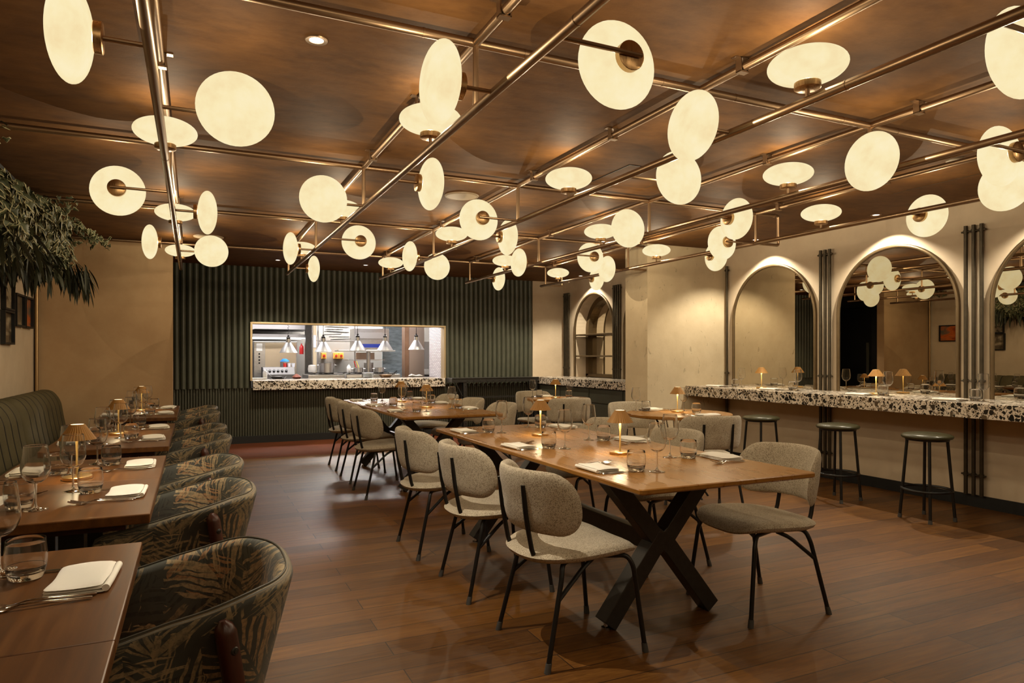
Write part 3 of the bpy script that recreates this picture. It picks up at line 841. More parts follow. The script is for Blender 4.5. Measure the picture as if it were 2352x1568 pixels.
# ------------------------------------------------------------------ bar stools
def stool_proto():
    t = thing('bar_stool', '', 'stool')
    m = MB(); m.lathe([(0, .628), (.155, .628), (.170, .632), (.178, .642), (.176, .654), (.160, .664), (.11, .672), (0, .676)], 48); m.build('seat', M['leather'], t, angle=60)
    m = MB(); m.lathe([(0, .616), (.150, .616), (.152, .628), (0, .628)], 40); m.build('seat_plate', M['black_metal'], t)
    for a in (45, 135, 225, 315):
        c, s = math.cos(R(a)), math.sin(R(a))
        m = MB(); m.tube([(c * .185, s * .185, .012), (c * .135, s * .135, .62)], .0115, 12); l = m.build('leg', M['black_metal'], t)
        m = MB(); m.cyl((c * .186, s * .186, 0), (c * .183, s * .183, .03), .0145, n=12); m.build('foot_cap', M['rubber'], l)
    m = MB(); rr = .172
    m.tube([(rr * math.cos(2*PI*k/40), rr * math.sin(2*PI*k/40), .235) for k in range(41)], .0095, 8, caps=False); m.build('foot_ring', M['black_metal'], t)
    return Proto(t)
ST = stool_proto()
for x, y, a, lab in ((5.165, 3.425, -5, 'closest to the third mirror'), (5.165, 4.235, 3, 'middle of the row'), (5.16, 5.13, 0, 'closest to the pier')):
    ST.put((x, y, 0), R(a), 'olive leather bar stool at the terrazzo bar, ' + lab, 'stool', 'bar stools along the terrazzo bar')

# ------------------------------------------------------------------ banquette and cafe tables
for i, (y0, y1, lab) in enumerate(((.2, 3.30, 'ribbed green banquette section closest to the camera'), (3.34, 6.74, 'ribbed green banquette section beside the middle cafe tables'), (6.80, 8.60, 'ribbed green banquette section at the far end before the tan wall'))):
    yc = (y0 + y1) / 2; h = (y1 - y0) / 2
    t = thing('banquette', lab, 'banquette', (XL + .02, yc, 0), 0, 'ribbed green banquette sections')
    # profile of the rolled back in X, Z from the seat up and over to the wall
    prof = fillet([(.34, 0, .40), (.30, 0, .60), (.27, 0, .80), (.20, 0, .90), (.10, 0, .905), (.02, 0, .86), (.0, 0, .45)], .12, 5)
    n = max(6, round((y1 - y0) / .20)); m = MB(); rows = []
    seg = 14
    for i2 in range(n * seg + 1):
        u = i2 / (n * seg); y = -h + 2 * h * u
        e = min(u, 1 - u) * 2 * h
        rnd_ = 1.0 if e > .10 else math.sqrt(max(0, 1 - (1 - e / .10) ** 2)) 
        puff = .015 * (abs(math.sin(PI * u * n))) ** 0.6
        row = []
        for k, p in enumerate(prof):
            a = prof[max(0, k-1)]; c = prof[min(len(prof)-1, k+1)]
            d = (c - a).normalized(); nx, nz = -d.z, d.x
            nx, nz = -nx, -nz
            cx_, cz_ = .14, .55
            g = puff * (1 if p.x > .03 else 0)
            X = p.x - nx * g * -1; Z = p.z + nz * g
            X = cx_ + (X - cx_) * (.75 + .25 * rnd_); Z = cz_ + (Z - cz_) * (.80 + .20 * rnd_)
            row.append((X, y, Z))
        rows.append(row)
    m.grid(rows)
    for r_, fl in ((rows[0], 1), (rows[-1], 0)):
        idx = list(range(len(r_))); m.add(r_, [tuple(idx if fl else idx[::-1])])
    m.build('backrest', M['velvet'], t, angle=75)
    cord = MB()
    for k in range(1, n):
        cord.tube([(x + (.003 if z < .75 else 0), y, z + (.003 if z > .75 else 0)) for x, y, z in rows[k * seg]], .0065, 6)
    cord.build('piping', simple('shaded seam velvet', C(34,30,20), .8), t)  # seam cords coloured dark for the shade in the grooves
    m = MB(); m.pad(densify(rrect(.235, h - .01, .04, 4), .15), .055, lambda a, b, o: (.56 + a - .0, b, .42 + o), 6, ex=8); m.build('seat_cushion', M['velvet'], t, angle=70)
    m = MB(); m.box((.03, -h + .01, .06), (.76, h - .01, .372)); m.build('base', M['walnut'], t, smooth=False)
def cafe_proto():
    t = thing('cafe_table', '', 'table')
    m = MB(); m.box((-.315, -.363, .718), (.315, .363, .75)); m.build('tabletop', M['cafe_wood'], t, smooth=False, bevel=.0035)
    m = MB(); m.box((-.24, -.30, .69), (.24, .30, .718)); m.build('apron', M['walnut'], t, smooth=False)
    for s in (-1, 1):
        m = MB(); m.box((-.09 + s * .10, -.04, .02), (-.01 + s * .10, .04, .69)); m.build('column', M['black_steel'], t, smooth=False, bevel=.003)
    m = MB(); m.box((-.20, -.155, 0), (.15, .155, .02)); m.build('foot_plate', M['black_steel'], t, smooth=False, bevel=.003)
    return Proto(t)
CT = cafe_proto(); TX = -.445
cafe_y = [1.075, 1.803, 2.902, 3.63, 4.775, 5.503, 6.83, 7.558]
for i, y in enumerate(cafe_y):
    CT.put((TX, y, 0), 0, 'dark square cafe table along the banquette, %s from the tan wall' % ORD[7 - i], 'table', 'cafe tables along the banquette')

# ------------------------------------------------------------------ palm print armchairs (local: faces +X)
def armchair_proto():
    t = thing('armchair', '', 'armchair')
    N = 56
    ax, ay = .295, .272     # back centre depth, half width
    path = []
    for k in range(N + 1):
        u = -1 + 2 * k / N
        # arms run forward to x=+.22, superellipse back
        a = u * R(90)
        if abs(u) > .62:
            s = (abs(u) - .62) / .38
            x = -.06 + s * .30; y = math.copysign(ay, u)
            y = math.copysign(ay - .0 * s, u)
        else:
            th = u / .62 * PI / 2
            e = 2 / 2.7
            x = -.06 - (ax - .06) * abs(math.cos(th)) ** e
            y = math.copysign(abs(math.sin(th)) ** e, u) * ay
        path.append((x, y))
    # arc length for the print
    L = [0]
    for p, q in zip(path[:-1], path[1:]): L.append(L[-1] + math.hypot(q[0] - p[0], q[1] - p[1]))
    rows = []; uvs = []
    th = .021
    for k in range(N + 1):
        p = Vector((*path[k], 0)); a = Vector((*path[max(0, k-1)], 0)); b_ = Vector((*path[min(N, k+1)], 0))
        d = (b_ - a).normalized(); nrm = Vector((d.y, -d.x, 0))
        if nrm.dot(p - Vector((.1, 0, 0))) < 0: nrm = -nrm
        u = abs(-1 + 2 * k / N)
        f = max(0, (u - .35) / .65)
        top = .757 - .078 * (f * f * (3 - 2 * f)) - .012 * f
        bot = .455 + .03 * f
        sec = []
        steps = 7
        inward = -.085
        def lean(z): return inward * ((.757 - z) / .33) * (1.0 if u < .62 else 1.0 - .65 * (u - .62) / .38)
        end = 1.0 if u < .93 else math.sqrt(max(0.02, 1 - ((u - .93) / .07) ** 2))
        zt = bot + (top - bot) * (.5 + .5 * end); zb = top - (top - bot) * (.5 + .5 * end)
        pts = []
        for q in range(steps + 1):            # outside, bottom to top
            z = zb + (zt - .018 - zb) * q / steps; pts.append((1, z))
        pts.append((.7, zt - .006)); pts.append((0, zt)); pts.append((-.7, zt - .006))
        for q in range(steps + 1):
            z = zt - .018 - (zt - .018 - zb) * q / steps; pts.append((-1, z))
        row = []; ur = []
        for o, z in pts:
            P_ = p + nrm * (o * th + lean(z)); row.append((P_.x, P_.y, z))
            ur.append((L[k] + (0 if o > 0 else 1.37), z + (0.0 if o > 0 else .31)))
        rows.append(row); uvs.append(ur)
    # outer closes to inner underneath
    for r_, u_ in zip(rows, uvs): r_.append(r_[0]); u_.append(u_[0])
    m = MB(); m.grid(rows, uv=uvs)
    for r_, fl in ((rows[0], 0), (rows[-1], 1)):
        idx = list(range(len(r_) - 1)); m.add(r_[:-1], [tuple(idx if fl else idx[::-1])])
    m.build('shell', M['palm'], t, angle=60)
    pts = [rows[k][9] for k in range(0, N + 1)]
    m = MB(); m.tube([(x, y, z + .001) for x, y, z in pts], .0025, 6); m.build('piping', simple('dark piping', C(70,64,50), .6), t)
    m = MB(); m.pad(densify(rrect(.215, .225, .08, 6), .05), .045, lambda a, b, o: (-.015 + a, b, .425 + o), 6, ex=5); m.build('seat_cushion', M['tan_leather'], t, angle=70)
    m = MB(); m.box((-.20, -.20, .345), (.16, .20, .39)); m.build('seat_frame', M['walnut'], t, smooth=False, bevel=.006)
    for s in (-1, 1):
        m = MB(); m.tube([(-.25, s * .235, 0), (-.147, s * .290, .690), (-.143, s * .290, .706), (-.141, s * .290, .717)], [.017, .0225, .018, .007], 18); l = m.build('rear_post', M['walnut'], t)
        for z in (.655, .52):
            f = z / .69; x = -.25 + .103 * f; y = s * (.235 + .055 * f)
            m = MB(); m.M = Matrix.Translation((x, y, z)) @ orient((-.55, s * .83, 0)); m.lathe([(0, .027), (.004, .027), (.0045, .0245), (.007, .0245), (.009, .022), (.009, .015), (0, .015)], 16); m.build('bolt', M['black_steel'], l)
        m = MB(); m.tube([(.19, s * .235, 0), (.125, s * .290, .615), (.124, s * .290, .630), (.123, s * .290, .640)], [.017, .0235, .019, .008], 18); m.build('front_post', M['walnut'], t)
        m = MB(); m.bar((.19, s * .255, .365), (-.165, s * .255, .365), .03, .04, (0, 1, 0)); m.build('side_rail', M['walnut'], t, smooth=False, bevel=.004)
    return Proto(t)
AC = armchair_proto()
for y, i in ((1.835, 0), (2.90, 1), (3.66, 2), (4.76, 3), (5.50, 4), (6.86, 5), (7.58, 6)):
    AC.put((-.085, y, 0), PI + R(rnd.uniform(-2, 2)), 'dark palm print tub armchair at the cafe tables, %s from the tan wall' % ORD[6 - i], 'armchair', 'palm print armchairs along the aisle')

# ------------------------------------------------------------------ table lamps, glasses, cutlery, napkins
def table_lamp_proto():
    t = thing('table_lamp', '', 'table lamp')
    m = MB(); m.lathe([(0, 0), (.054, 0), (.056, .002), (.056, .012), (.053, .014), (.010, .0145), (0, .0145)], 40); m.build('base', M['gold'], t)
    m = MB(); m.lathe([(.0045, .014), (.0046, .12), (.0062, .165), (.0075, .176), (.0075, .182), (0, .182)], 20); m.build('stem', simple('satin gold stem', C(226,190,120), .4, .25), t)
    mod = lambda a, k: 1 + .030 * math.cos(a * 32)
    m = MB(); m.lathe([(.0265, .232), (.0685, .168), (.067, .1675), (.0255, .2305)], 144, mod=mod, close=True)
    sh = m.build('shade', simple('pleated copper shade', C(148,104,44), .45, .35), t, angle=80)
    m = MB(); m.lathe([(.0255, .2285), (.0235, .2315), (0, .2315), (0, .2285)], 24); m.build('cap_light', M['led'], sh)
    m = MB(); m.lathe([(0, .181), (.0225, .181), (.0225, .185), (0, .187)], 24); m.build('led_disc', M['led'], t)
    ld = bpy.data.lights.new('lamp glow', 'AREA'); ld.shape = 'DISK'; ld.size = .05; ld.energy = LAMP_W; ld.color = (1.0, .80, .46)
    l = bpy.data.objects.new('glow', ld); COL.objects.link(l); l.parent = t; l.location = (0, 0, .1795)
    return Proto(t)
LAMP_W = 1.6
LM = table_lamp_proto()

def wine_proto():
    t = thing('wine_glass', '', 'wine glass')
    out = [(.0045, .088), (.016, .092), (.028, .101), (.037, .114), (.0425, .132), (.0435, .148), (.0405, .175), (.0362, .208), (.0345, .218)]
    def smooth(p, k=3):
        q = []
        n = len(p)
        for i in range(n - 1):
            p0, p1, p2, p3 = p[max(0, i-1)], p[i], p[i+1], p[min(n-1, i+2)]
            for j in range(k):
                u = j / k
                q.append(tuple(.5 * ((2*b) + (-a + c) * u + (2*a - 5*b + 4*c - d) * u*u + (-a + 3*b - 3*c + d) * u**3) for a, b, c, d in zip(p0, p1, p2, p3)))
        return q + [p[-1]]
    o = smooth(out)
    inn = [(max(0.0, r - .0011), z + (.0012 if z < .1 else 0)) for r, z in o]
    inn[0] = (0, .0915)
    prof = [(0, .0875)] + o + [(o[-1][0] - .0005, o[-1][1] + .0006)] + inn[::-1]
    m = MB(); m.lathe(prof, 32); m.build('bowl', M['glass'], t, angle=80)
    m = MB(); m.lathe([(0, .0905), (.0045, .089), (.0038, .08), (.0034, .05), (.0036, .025), (.0055, .012), (.012, .006), (.025, .0032), (.0355, .0018), (.036, .0006), (.035, 0), (0, 0)], 28); m.build('stem', M['glass_solid'], t, angle=60)
    return Proto(t)
def tumbler_proto():
    t = thing('tumbler', '', 'glass')
    o = [(.030, 0), (.034, .002), (.0375, .012), (.0415, .028), (.0432, .045), (.0425, .065), (.0405, .082), (.0395, .092)]
    inn = [(0, .0145), (.030, .0145), (.0365, .020), (.0398, .030), (.0417, .045), (.0410, .065), (.0391, .082), (.0384, .0918)]
    m = MB(); m.lathe(o[3:] + [(.0390, .0926)] + inn[3:][::-1], 32); m.build('wall', M['glass'], t, angle=70)
    m = MB(); m.lathe([(0, .0)] + o[:4] + inn[:4][::-1], 32); m.build('thick_base', M['glass_solid'], t, angle=50)
    return Proto(t)
WG, TB = wine_proto(), tumbler_proto()
def napkin_proto():
    m = MB()
    # folded cloth, long side along Y; rolled fold on +X
    for k, (z0, z1, ix, iy) in enumerate(((0, .006, .0, .0), (.0062, .0125, .002, .003), (.0127, .020, .004, .002))):
        a, b = .060 - ix, .098 - iy
        poly = densify(rrect(a, b, .012, 4), .02)
        hz = (z1 - z0) / 2; zc = (z0 + z1) / 2
        m.pad(poly, hz, lambda p, q, o, zc=zc, k=k: (p + .002 * math.sin(q * 40 + k), q, zc + o + .0015 * k * math.sin(p * 35 + q * 14) * (1 if o > 0 else .6)), 5, ex=10)
    # fold roll along one long edge
    m.tube([(.060, -.092, .0095), (.061, -.03, .010), (.060, .04, .0095), (.0595, .092, .009)], .0078, 10)
    o = m.build('napkin', M['napkin'], angle=70)
    return Proto(o)
NP = napkin_proto()
def ribbon(m, pts, ws, th):
    rows = []
    for (x, z), w in zip(pts, ws):
        rows.append([(x, -w, z - th/2), (x, -w*.55, z + th/2), (x, w*.55, z + th/2), (x, w, z - th/2)])
    m.grid(rows, wrap=True)
    m.add(rows[0], [(0, 1, 2, 3)]); m.add(rows[-1], [(3, 2, 1, 0)])
def fork_proto():
    m = MB()
    ribbon(m, [(-.095, .004), (-.09, .0045), (-.05, .006), (-.01, .009), (.03, .010), (.045, .006), (.058, .003), (.066, .004)], [.005, .0065, .0055, .004, .0032, .0035, .010, .0115], .0025)
    for k in range(4):
        y = (k - 1.5) * .0066
        m.tube([(.064, y, .004), (.085, y, .0075), (.105, y * .92, .014)], [.0019, .0017, .0010], 6)
    return Proto(m.build('fork', M['cutlery'], angle=50))
def knife_proto():
    m = MB()
    ribbon(m, [(-.11, .004), (-.105, .0045), (-.06, .005), (-.01, .0045), (.0, .004)], [.006, .0075, .0068, .0058, .0052], .0075)
    m.prism([(0, -.006), (.05, -.0095), (.09, -.009), (.112, -.004), (.116, .003), (.11, .006), (.0, .0055)], .0028, .0046)
    return Proto(m.build('table_knife', M['cutlery'], angle=40))
FK, KN = fork_proto(), knife_proto()

def setting(x, y, z, rz, where, glasses=True, jit=0.0, swap=1, tum=(.232, -.105), wine=(.305, -.160)):
    """place setting: origin at the table edge, local +X away from the diner"""
    T = Matrix.Translation((x, y, z)) @ Matrix.Rotation(rz, 4, 'Z')
    def at(a, b, c=0): return T @ Vector((a, b * swap, c))
    j = lambda s: rnd.uniform(-s, s)
    NP.put(at(.095, .0), rz + R(180 + j(7)), 'folded white napkin, ' + where, 'napkin', 'folded napkins')
    for k in (0, 1):
        FK.put(at(.150 + .006 * k, .118 + .021 * k, .0008), rz + R(j(3) + 3 * swap), ('inner' if k == 0 else 'outer') + ' steel fork, ' + where, 'fork', 'forks')
    KN.put(at(.155, -.117, 0), rz + R(j(3)), 'steel table knife, ' + where, 'knife', 'table knives')
    if glasses:
        TB.put(at(tum[0], tum[1]), rnd.uniform(0, 6), 'clear tumbler, ' + where, 'glass', 'tumblers')
        WG.put(at(wine[0], wine[1]), rnd.uniform(0, 6), 'empty wine glass, ' + where, 'wine glass', 'wine glasses')
TZ = .7502
pos3 = ['seat closest to the camera', 'middle seat', 'seat closest to the kitchen']
for k, y in enumerate((2.65, 3.485, 4.35)):
    setting(1.578, y, TZ, 0, 'front long table, aisle side, ' + pos3[k])
for k, (y, dy) in enumerate(((2.68, 0), (3.47, 0), (4.31, 0))):
    setting(2.515, y, TZ, PI, 'front long table, bar side, ' + pos3[k], tum=(.235, -.075), wine=(.302, -.138))
for k, y in enumerate((6.22, 7.04, 7.87)):
    setting(1.612, y, TZ, 0, 'rear long table, aisle side, ' + pos3[k], tum=(.262, -.135), wine=(.352, -.145))
for k, y in enumerate((6.22, 7.06, 7.89)):
    setting(2.54, y, TZ, PI, 'rear long table, bar side, ' + pos3[k], tum=(.165, -.105), wine=(.245, -.075))
# cafe tables: chair side (rows count from the tan wall)
for i, y in enumerate(cafe_y):
    if i == 0: continue
    w = 'chair side of the %s cafe table from the tan wall' % ORD[7 - i]
    setting(-.135, y + .03, TZ, PI, w, tum=(.220, -.09), wine=(.284, -.150))
    w = 'banquette side of the %s cafe table from the tan wall' % ORD[7 - i]
    if i >= 2: setting(-.755, y, TZ, 0, w, tum=(.215, -.08), wine=(.272, -.140))
# terrazzo bar
for k, (y, w) in enumerate(((6.16, 'terrazzo bar beside the pier'), (5.33, 'terrazzo bar before the pier mirror'), (4.28, 'terrazzo bar before the second mirror'), (3.47, 'terrazzo bar by the pipes past the second mirror'))):
    setting(5.40, y, ZB + .0005, 0, w, tum=(.255, -.145 + .03 * (k > 1)), wine=(.20 + .04 * (k == 0), -.26 + .05 * (k > 1)))
# round tables
setting(4.03, 4.98 - .455, TZ, R(92), 'larger round table, side closest to the camera', tum=(.36, -.12), wine=(.60, -.18))
setting(3.98, 4.98 + .455, TZ, R(-88), 'larger round table, side closest to the kitchen', tum=(.15, -.12), wine=(.09, -.19))
setting(4.10, 7.37 - .385, TZ, R(92), 'small round table, side closest to the camera', tum=(.34, -.12), wine=(.42, -.18))
setting(4.04, 7.37 + .385, TZ, R(-88), 'small round table, side closest to the kitchen', tum=(.17, -.12), wine=(.10, -.18))
# lamps
LG = 'pleated table lamps'
for x, y, z, w in ((2.051, 3.03, TZ, 'front long table, the one closer to the camera'), (2.051, 3.945, TZ, 'front long table, the one closer to the kitchen'),
                   (2.12, 6.56, TZ, 'rear long table, the one closer to the camera'), (2.13, 7.52, TZ, 'rear long table, the one closer to the kitchen'),
                   (-.443, 3.37, TZ, 'pair of cafe tables closest to the camera'), (-.450, 5.17, TZ, 'middle pair of cafe tables'), (-.445, 7.3, TZ, 'pair of cafe tables by the tan wall'),
                   (4.06, 5.06, TZ, 'larger round table'), (4.035, 7.36, TZ, 'small round table'),
                   (5.68, 5.64, ZB + .0003, 'terrazzo bar before the pier mirror'), (5.765, 4.31, ZB + .0003, 'terrazzo bar before the second mirror')):
    LM.put((x, y, z), rnd.uniform(0, 3), 'pleated copper table lamp, ' + w, 'table lamp', LG)

# ------------------------------------------------------------------ pictures on the banquette wall
pics = [  # Y, z centre, width, height, stops, label
 (7.66, 1.84, .36, .30, [(.35, C(150,136,110)), (.5, C(196,180,150)), (.62, C(84,66,46))], 'black framed pale sketch under the hanging plants, upper one'),
 (8.10, 1.715, .37, .32, [(.35, C(88,78,62)), (.55, C(120,106,84)), (.68, C(170,150,116))], 'black framed grey photograph beside the orange picture'),
 (8.50, 1.715, .35, .32, [(.38, C(150,62,22)), (.5, C(204,104,40)), (.62, C(96,92,78))], 'black framed orange abstract closest to the corner pipe'),
 (7.65, 1.53, .37, .31, [(.4, C(70,58,42)), (.55, C(112,98,76)), (.7, C(186,172,146))], 'black framed dark landscape below the pale sketch'),
 (6.72, 1.50, .60, .34, [(.35, C(74,54,36)), (.55, C(140,112,76)), (.7, C(190,160,116))], 'wide black framed brown landscape, upper one of the two wide pictures'),
 (6.72, 1.14, .64, .30, [(.4, C(36,28,20)), (.6, C(64,50,34)), (.72, C(150,126,92))], 'wide black framed dark landscape, lower one of the two wide pictures')]
for k, (y, z, w, h, st, lab) in enumerate(pics):
    t = thing('framed_picture', lab, 'picture', (XL, y, z), 0, 'framed pictures over the banquette')
    m = MB()
    for lo, hi in (((0, -w/2, -h/2), (.04, w/2, -h/2 + .018)), ((0, -w/2, h/2 - .018), (.04, w/2, h/2)), ((0, -w/2, -h/2 + .018), (.04, -w/2 + .018, h/2 - .018)), ((0, w/2 - .018, -h/2 + .018), (.04, w/2, h/2 - .018))): m.box(lo, hi)
    m.build('frame', M['dark'], t, smooth=False)
    m = MB(); m.box((.004, -w/2 + .018, -h/2 + .018), (.012, w/2 - .018, h/2 - .018)); m.build('print', picture('picture print', st, 3.5, (1, 1, 2.2), k * 3.7), t, smooth=False)
t = thing('exit_sign', 'small green lit exit sign above the black corridor panel', 'exit sign', (-1.06, 9.40, 2.40))
m = MB(); m.box((-.012, -.16, -.075), (.012, .16, .075)); m.build('case', M['white'], t, smooth=False, bevel=.004)
m = MB(); m.box((.012, -.15, -.066), (.0135, .15, .066)); m.build('lit_panel', M['exit_green'], t, smooth=False)

# ------------------------------------------------------------------ hanging plants
def leaf_ivy(m, c, n, up, s):
    # five lobed leaf
    n = Vector(n).normalized(); u = Vector(up); u = (u - n * u.dot(n))
    if u.length < 1e-4: u = n.orthogonal()
    u.normalize(); w = n.cross(u)
    out = [(0, -.15), (-.34, -.32), (-.50, -.02), (-.30, .10), (-.26, .34), (0, .68), (.26, .34), (.30, .10), (.50, -.02), (.34, -.32)]
    vs = [c + n * (.05 * s)]; uv = [(0, 0)]
    ins = []
    for a, b in out:
        ins.append(c + (w * a + u * b) * s * .80 + n * (.03 * s))
    ous = [c + (w * a + u * b) * s - n * (abs(a) * .25 * s) for a, b in out]
    k = len(out)
    b0 = m.add(vs + ins + ous, [(0, 1 + i, 1 + (i + 1) % k) for i in range(k)] + [(1 + i, 1 + k + i, 1 + k + (i + 1) % k, 1 + (i + 1) % k) for i in range(k)])
    m.uvs[b0] = (0, 0)
    for i in range(k): m.uvs[b0 + 1 + i] = (.7, 0); m.uvs[b0 + 1 + k + i] = (1, 0)
def leaf_strap(m, p, d, L, w, droop):
    d = Vector(d).normalized(); side = d.cross(Vector((0, 0, 1)))
    if side.length < .05: side = Vector((1, 0, 0))
    side.normalize(); rows = []
    q = Vector(p); n = 6
    for i in range(n + 1):
        t = i / n
        ww = w * (math.sin(PI * min(1, .12 + .88 * t)) ** .8) + .0006
        up = side.cross(d) * .25 * ww
        rows.append([tuple(q - side * ww + up), tuple(q), tuple(q + side * ww + up)])
        q = q + d * (L / n); d = (d + Vector((0, 0, -droop / n))).normalized()
    m.grid(rows)
def rdir(): 
    while True:
        v = Vector((rnd.uniform(-1, 1), rnd.uniform(-1, 1), rnd.uniform(-1, 1)))
        if .1 < v.length < 1: return v.normalized()
t = thing('hanging_planter', 'big mass of hanging ivy and strap leaf plants above the banquette', 'hanging plant', (XL + .28, 6.0, ZC))
m = MB(); m.box((-.20, -.9, -.20), (.12, 1.35, -.02)); m.build('trough', M['dark'], t, smooth=False)
ivy = MB(); strap = MB()
for k in range(1700):
    y = rnd.uniform(-1.0, 1.45); a = rnd.uniform(-.35, 1.0) ; 
    rx = .30 + .08 * math.sin(y * 5) + rnd.uniform(-.05, .08); ang = rnd.uniform(-1.0, 1.45)
    zc = -.31 + .04 * math.sin(y * 3.3)
    e = 1 - max(0, (abs(y - .25) - 1.0) / .25) * .45
    c = Vector((-.04 + rx * math.cos(ang) * e, y, min(-.03, zc + .27 * math.sin(-ang) * e - rnd.uniform(0, .06))))
    nrm = Vector((math.cos(ang), 0, -math.sin(ang) * .5)) + rdir() * .6
    leaf_ivy(ivy, c, nrm, Vector((.2, rnd.uniform(-.6, .6), -1)), rnd.uniform(.045, .085))
for k in range(300):
    y = rnd.uniform(-1.0, 1.4); x = rnd.uniform(-.22, .26)
    p = (x, y, -.44 - rnd.uniform(0, .12))
    leaf_strap(strap, p, (rnd.uniform(-.3, .8), rnd.uniform(-.5, .9), rnd.uniform(-1.0, .2)), rnd.uniform(.18, .32), rnd.uniform(.010, .018), rnd.uniform(.8, 2.2))
for k in range(70):
    p = (rnd.uniform(.22, .42), rnd.uniform(1.15, 1.5), -.46 - rnd.uniform(0, .16))
    leaf_strap(strap, p, (rnd.uniform(-.2, .6), rnd.uniform(-.3, .5), rnd.uniform(-1.4, -.6)), rnd.uniform(.16, .30), rnd.uniform(.008, .014), .8)
for k in range(6):   # loose trailing ends
    q = Vector((rnd.uniform(.2, .4), rnd.uniform(.9, 1.5), -.12)); d = Vector((.5, .5, -.15))
    for j in range(16):
        q = q + d * .028 + rdir() * .008; d.z -= .02
        leaf_ivy(ivy, q + rdir() * .02, rdir() + Vector((.3, -.6, .1)), Vector((.2, 0, -1)), rnd.uniform(.035, .06))
ivy.build('ivy_leaves', M['ivy'], t, angle=180)
strap.build('strap_leaves', M['strap'], t, angle=180)
for (x0, x1, y, n, lab) in ((-1.50, -.86, 6.53, 130, 'ivy trail winding along the third cross pipe to the ceiling plants'), (-1.52, -.92, 4.565, 60, 'ivy trail on the cross pipe above the banquette nearest the camera'), (-1.5, -.80, 8.56, 60, 'ivy trail on the cross pipe along the tan wall')):
    t = thing('hanging_ivy', lab, 'ivy', (x0, y, ZU)); g = MB(); st = MB()
    L = x1 - x0
    st.tube([(L * i / 20, .026 * math.cos(i * 1.1), .026 * math.sin(i * 1.1) - .006) for i in range(21)], .003, 6)
    for k in range(n):
        f = rnd.random() ** 1.3
        leaf_ivy(g, Vector((f * L, rnd.uniform(-.06, .06), rnd.uniform(-.10, .012))), rdir() + Vector((.1, -.7, -.2)), Vector((.2, 0, -1)) + rdir() * .5, rnd.uniform(.03, .062))
    g.build('ivy_leaves', M['ivy'], t, angle=180); st.build('stem', M['strap'], t)

M['panel_back'] = emit('bright kitchen led panel', (1.0, 0.95, 0.88, 1), 150.0)
# ------------------------------------------------------------------ the open kitchen seen through the hatch
def K(name, label, cat, loc, group=None): return thing(name, label, cat, loc, 0, group)
def plain(name, label, cat, mat, fn, loc=(0,0,0), group=None, **kw):
    m = MB(); fn(m); return tag(m.build(name, mat, loc=loc, **kw), label, cat, group)
# strip lights on the kitchen ceiling
for i, (x, y) in enumerate(((1.2, 11.4), (3.0, 11.4), (2.2, 13.72), (3.5, 13.72))):
    t = K('kitchen_ceiling_light', 'white panel light on the kitchen ceiling, ' + ('left' if x < 2.5 else 'right') + (' one over the pass' if y < 12 else ' one along the back wall'), 'ceiling light', (x, y, 2.6), 'kitchen panel lights')
    m = MB(); m.box((-.62, -.17, -.03), (.62, .17, 0)); m.build('housing', M['white'], t, smooth=False)
    m = MB(); m.box((-.58, -.14, -.034), (.58, .14, -.0305)); m.build('diffuser', M['panel_led'] if y < 12 else M['panel_back'], t, smooth=False)
# pass: steel counter behind the ledge
t = K('pass_counter', 'shiny steel pass counter behind the terrazzo ledge', 'counter', (2.25, 11.22, 0))
m = MB(); m.box((-1.47, -.015, .865), (1.52, .33, .905)); m.build('worktop', simple('polished worktop steel', (.55,.53,.53,1), .16, 1), t, smooth=False, bevel=.003)
m = MB(); m.box((-1.47, .0, 0), (1.52, .32, .86)); m.build('cabinet', M['steel'], t, smooth=False)
# cooking line
t = K('cooking_range', 'steel cooking range with gas top behind the pass', 'range', (2.35, 11.95, 0))
m = MB(); m.box((-.62, -.25, 0), (.95, .45, .95)); m.build('body', M['steel'], t, smooth=False, bevel=.004)
m = MB(); m.box((-.58, -.22, .95), (.9, .42, .966)); m.build('hob', M['black_steel'], t, smooth=False)
for i in range(3):
    m = MB(); 
    for k in range(4): m.box((-.5 + i * .48 + k * .1, -.18, .966), (-.49 + i * .48 + k * .1, .38, .98))
    m.box((-.5 + i * .48, .09, .966), (-.19 + i * .48, .10, .98)); m.build('grate', M['black_metal'], t, smooth=False)
t = K('control_range', 'steel fryer unit with a slanted row of black knobs', 'range', (1.28, 11.98, 0))
m = MB(); m.M = Matrix(((0,0,1,0),(1,0,0,0),(0,1,0,0),(0,0,0,1))); m.prism([(-.10, 0), (.30, 0), (.30, 1.08), (-.02, 1.08), (-.10, .96)], -.24, .26); m.build('body', simple('dull steel', (.14,.135,.13,1), .5, .4), t, smooth=False, bevel=.003)
for k in range(6):
    m = MB(); m.M = Matrix.Translation((-.20 + k * .065, -.064, 1.02)) @ orient((0, -.83, .55)); m.lathe([(.022, 0), (.020, .02), (0, .022)], 14); m.build('knob', M['black_metal'], t)
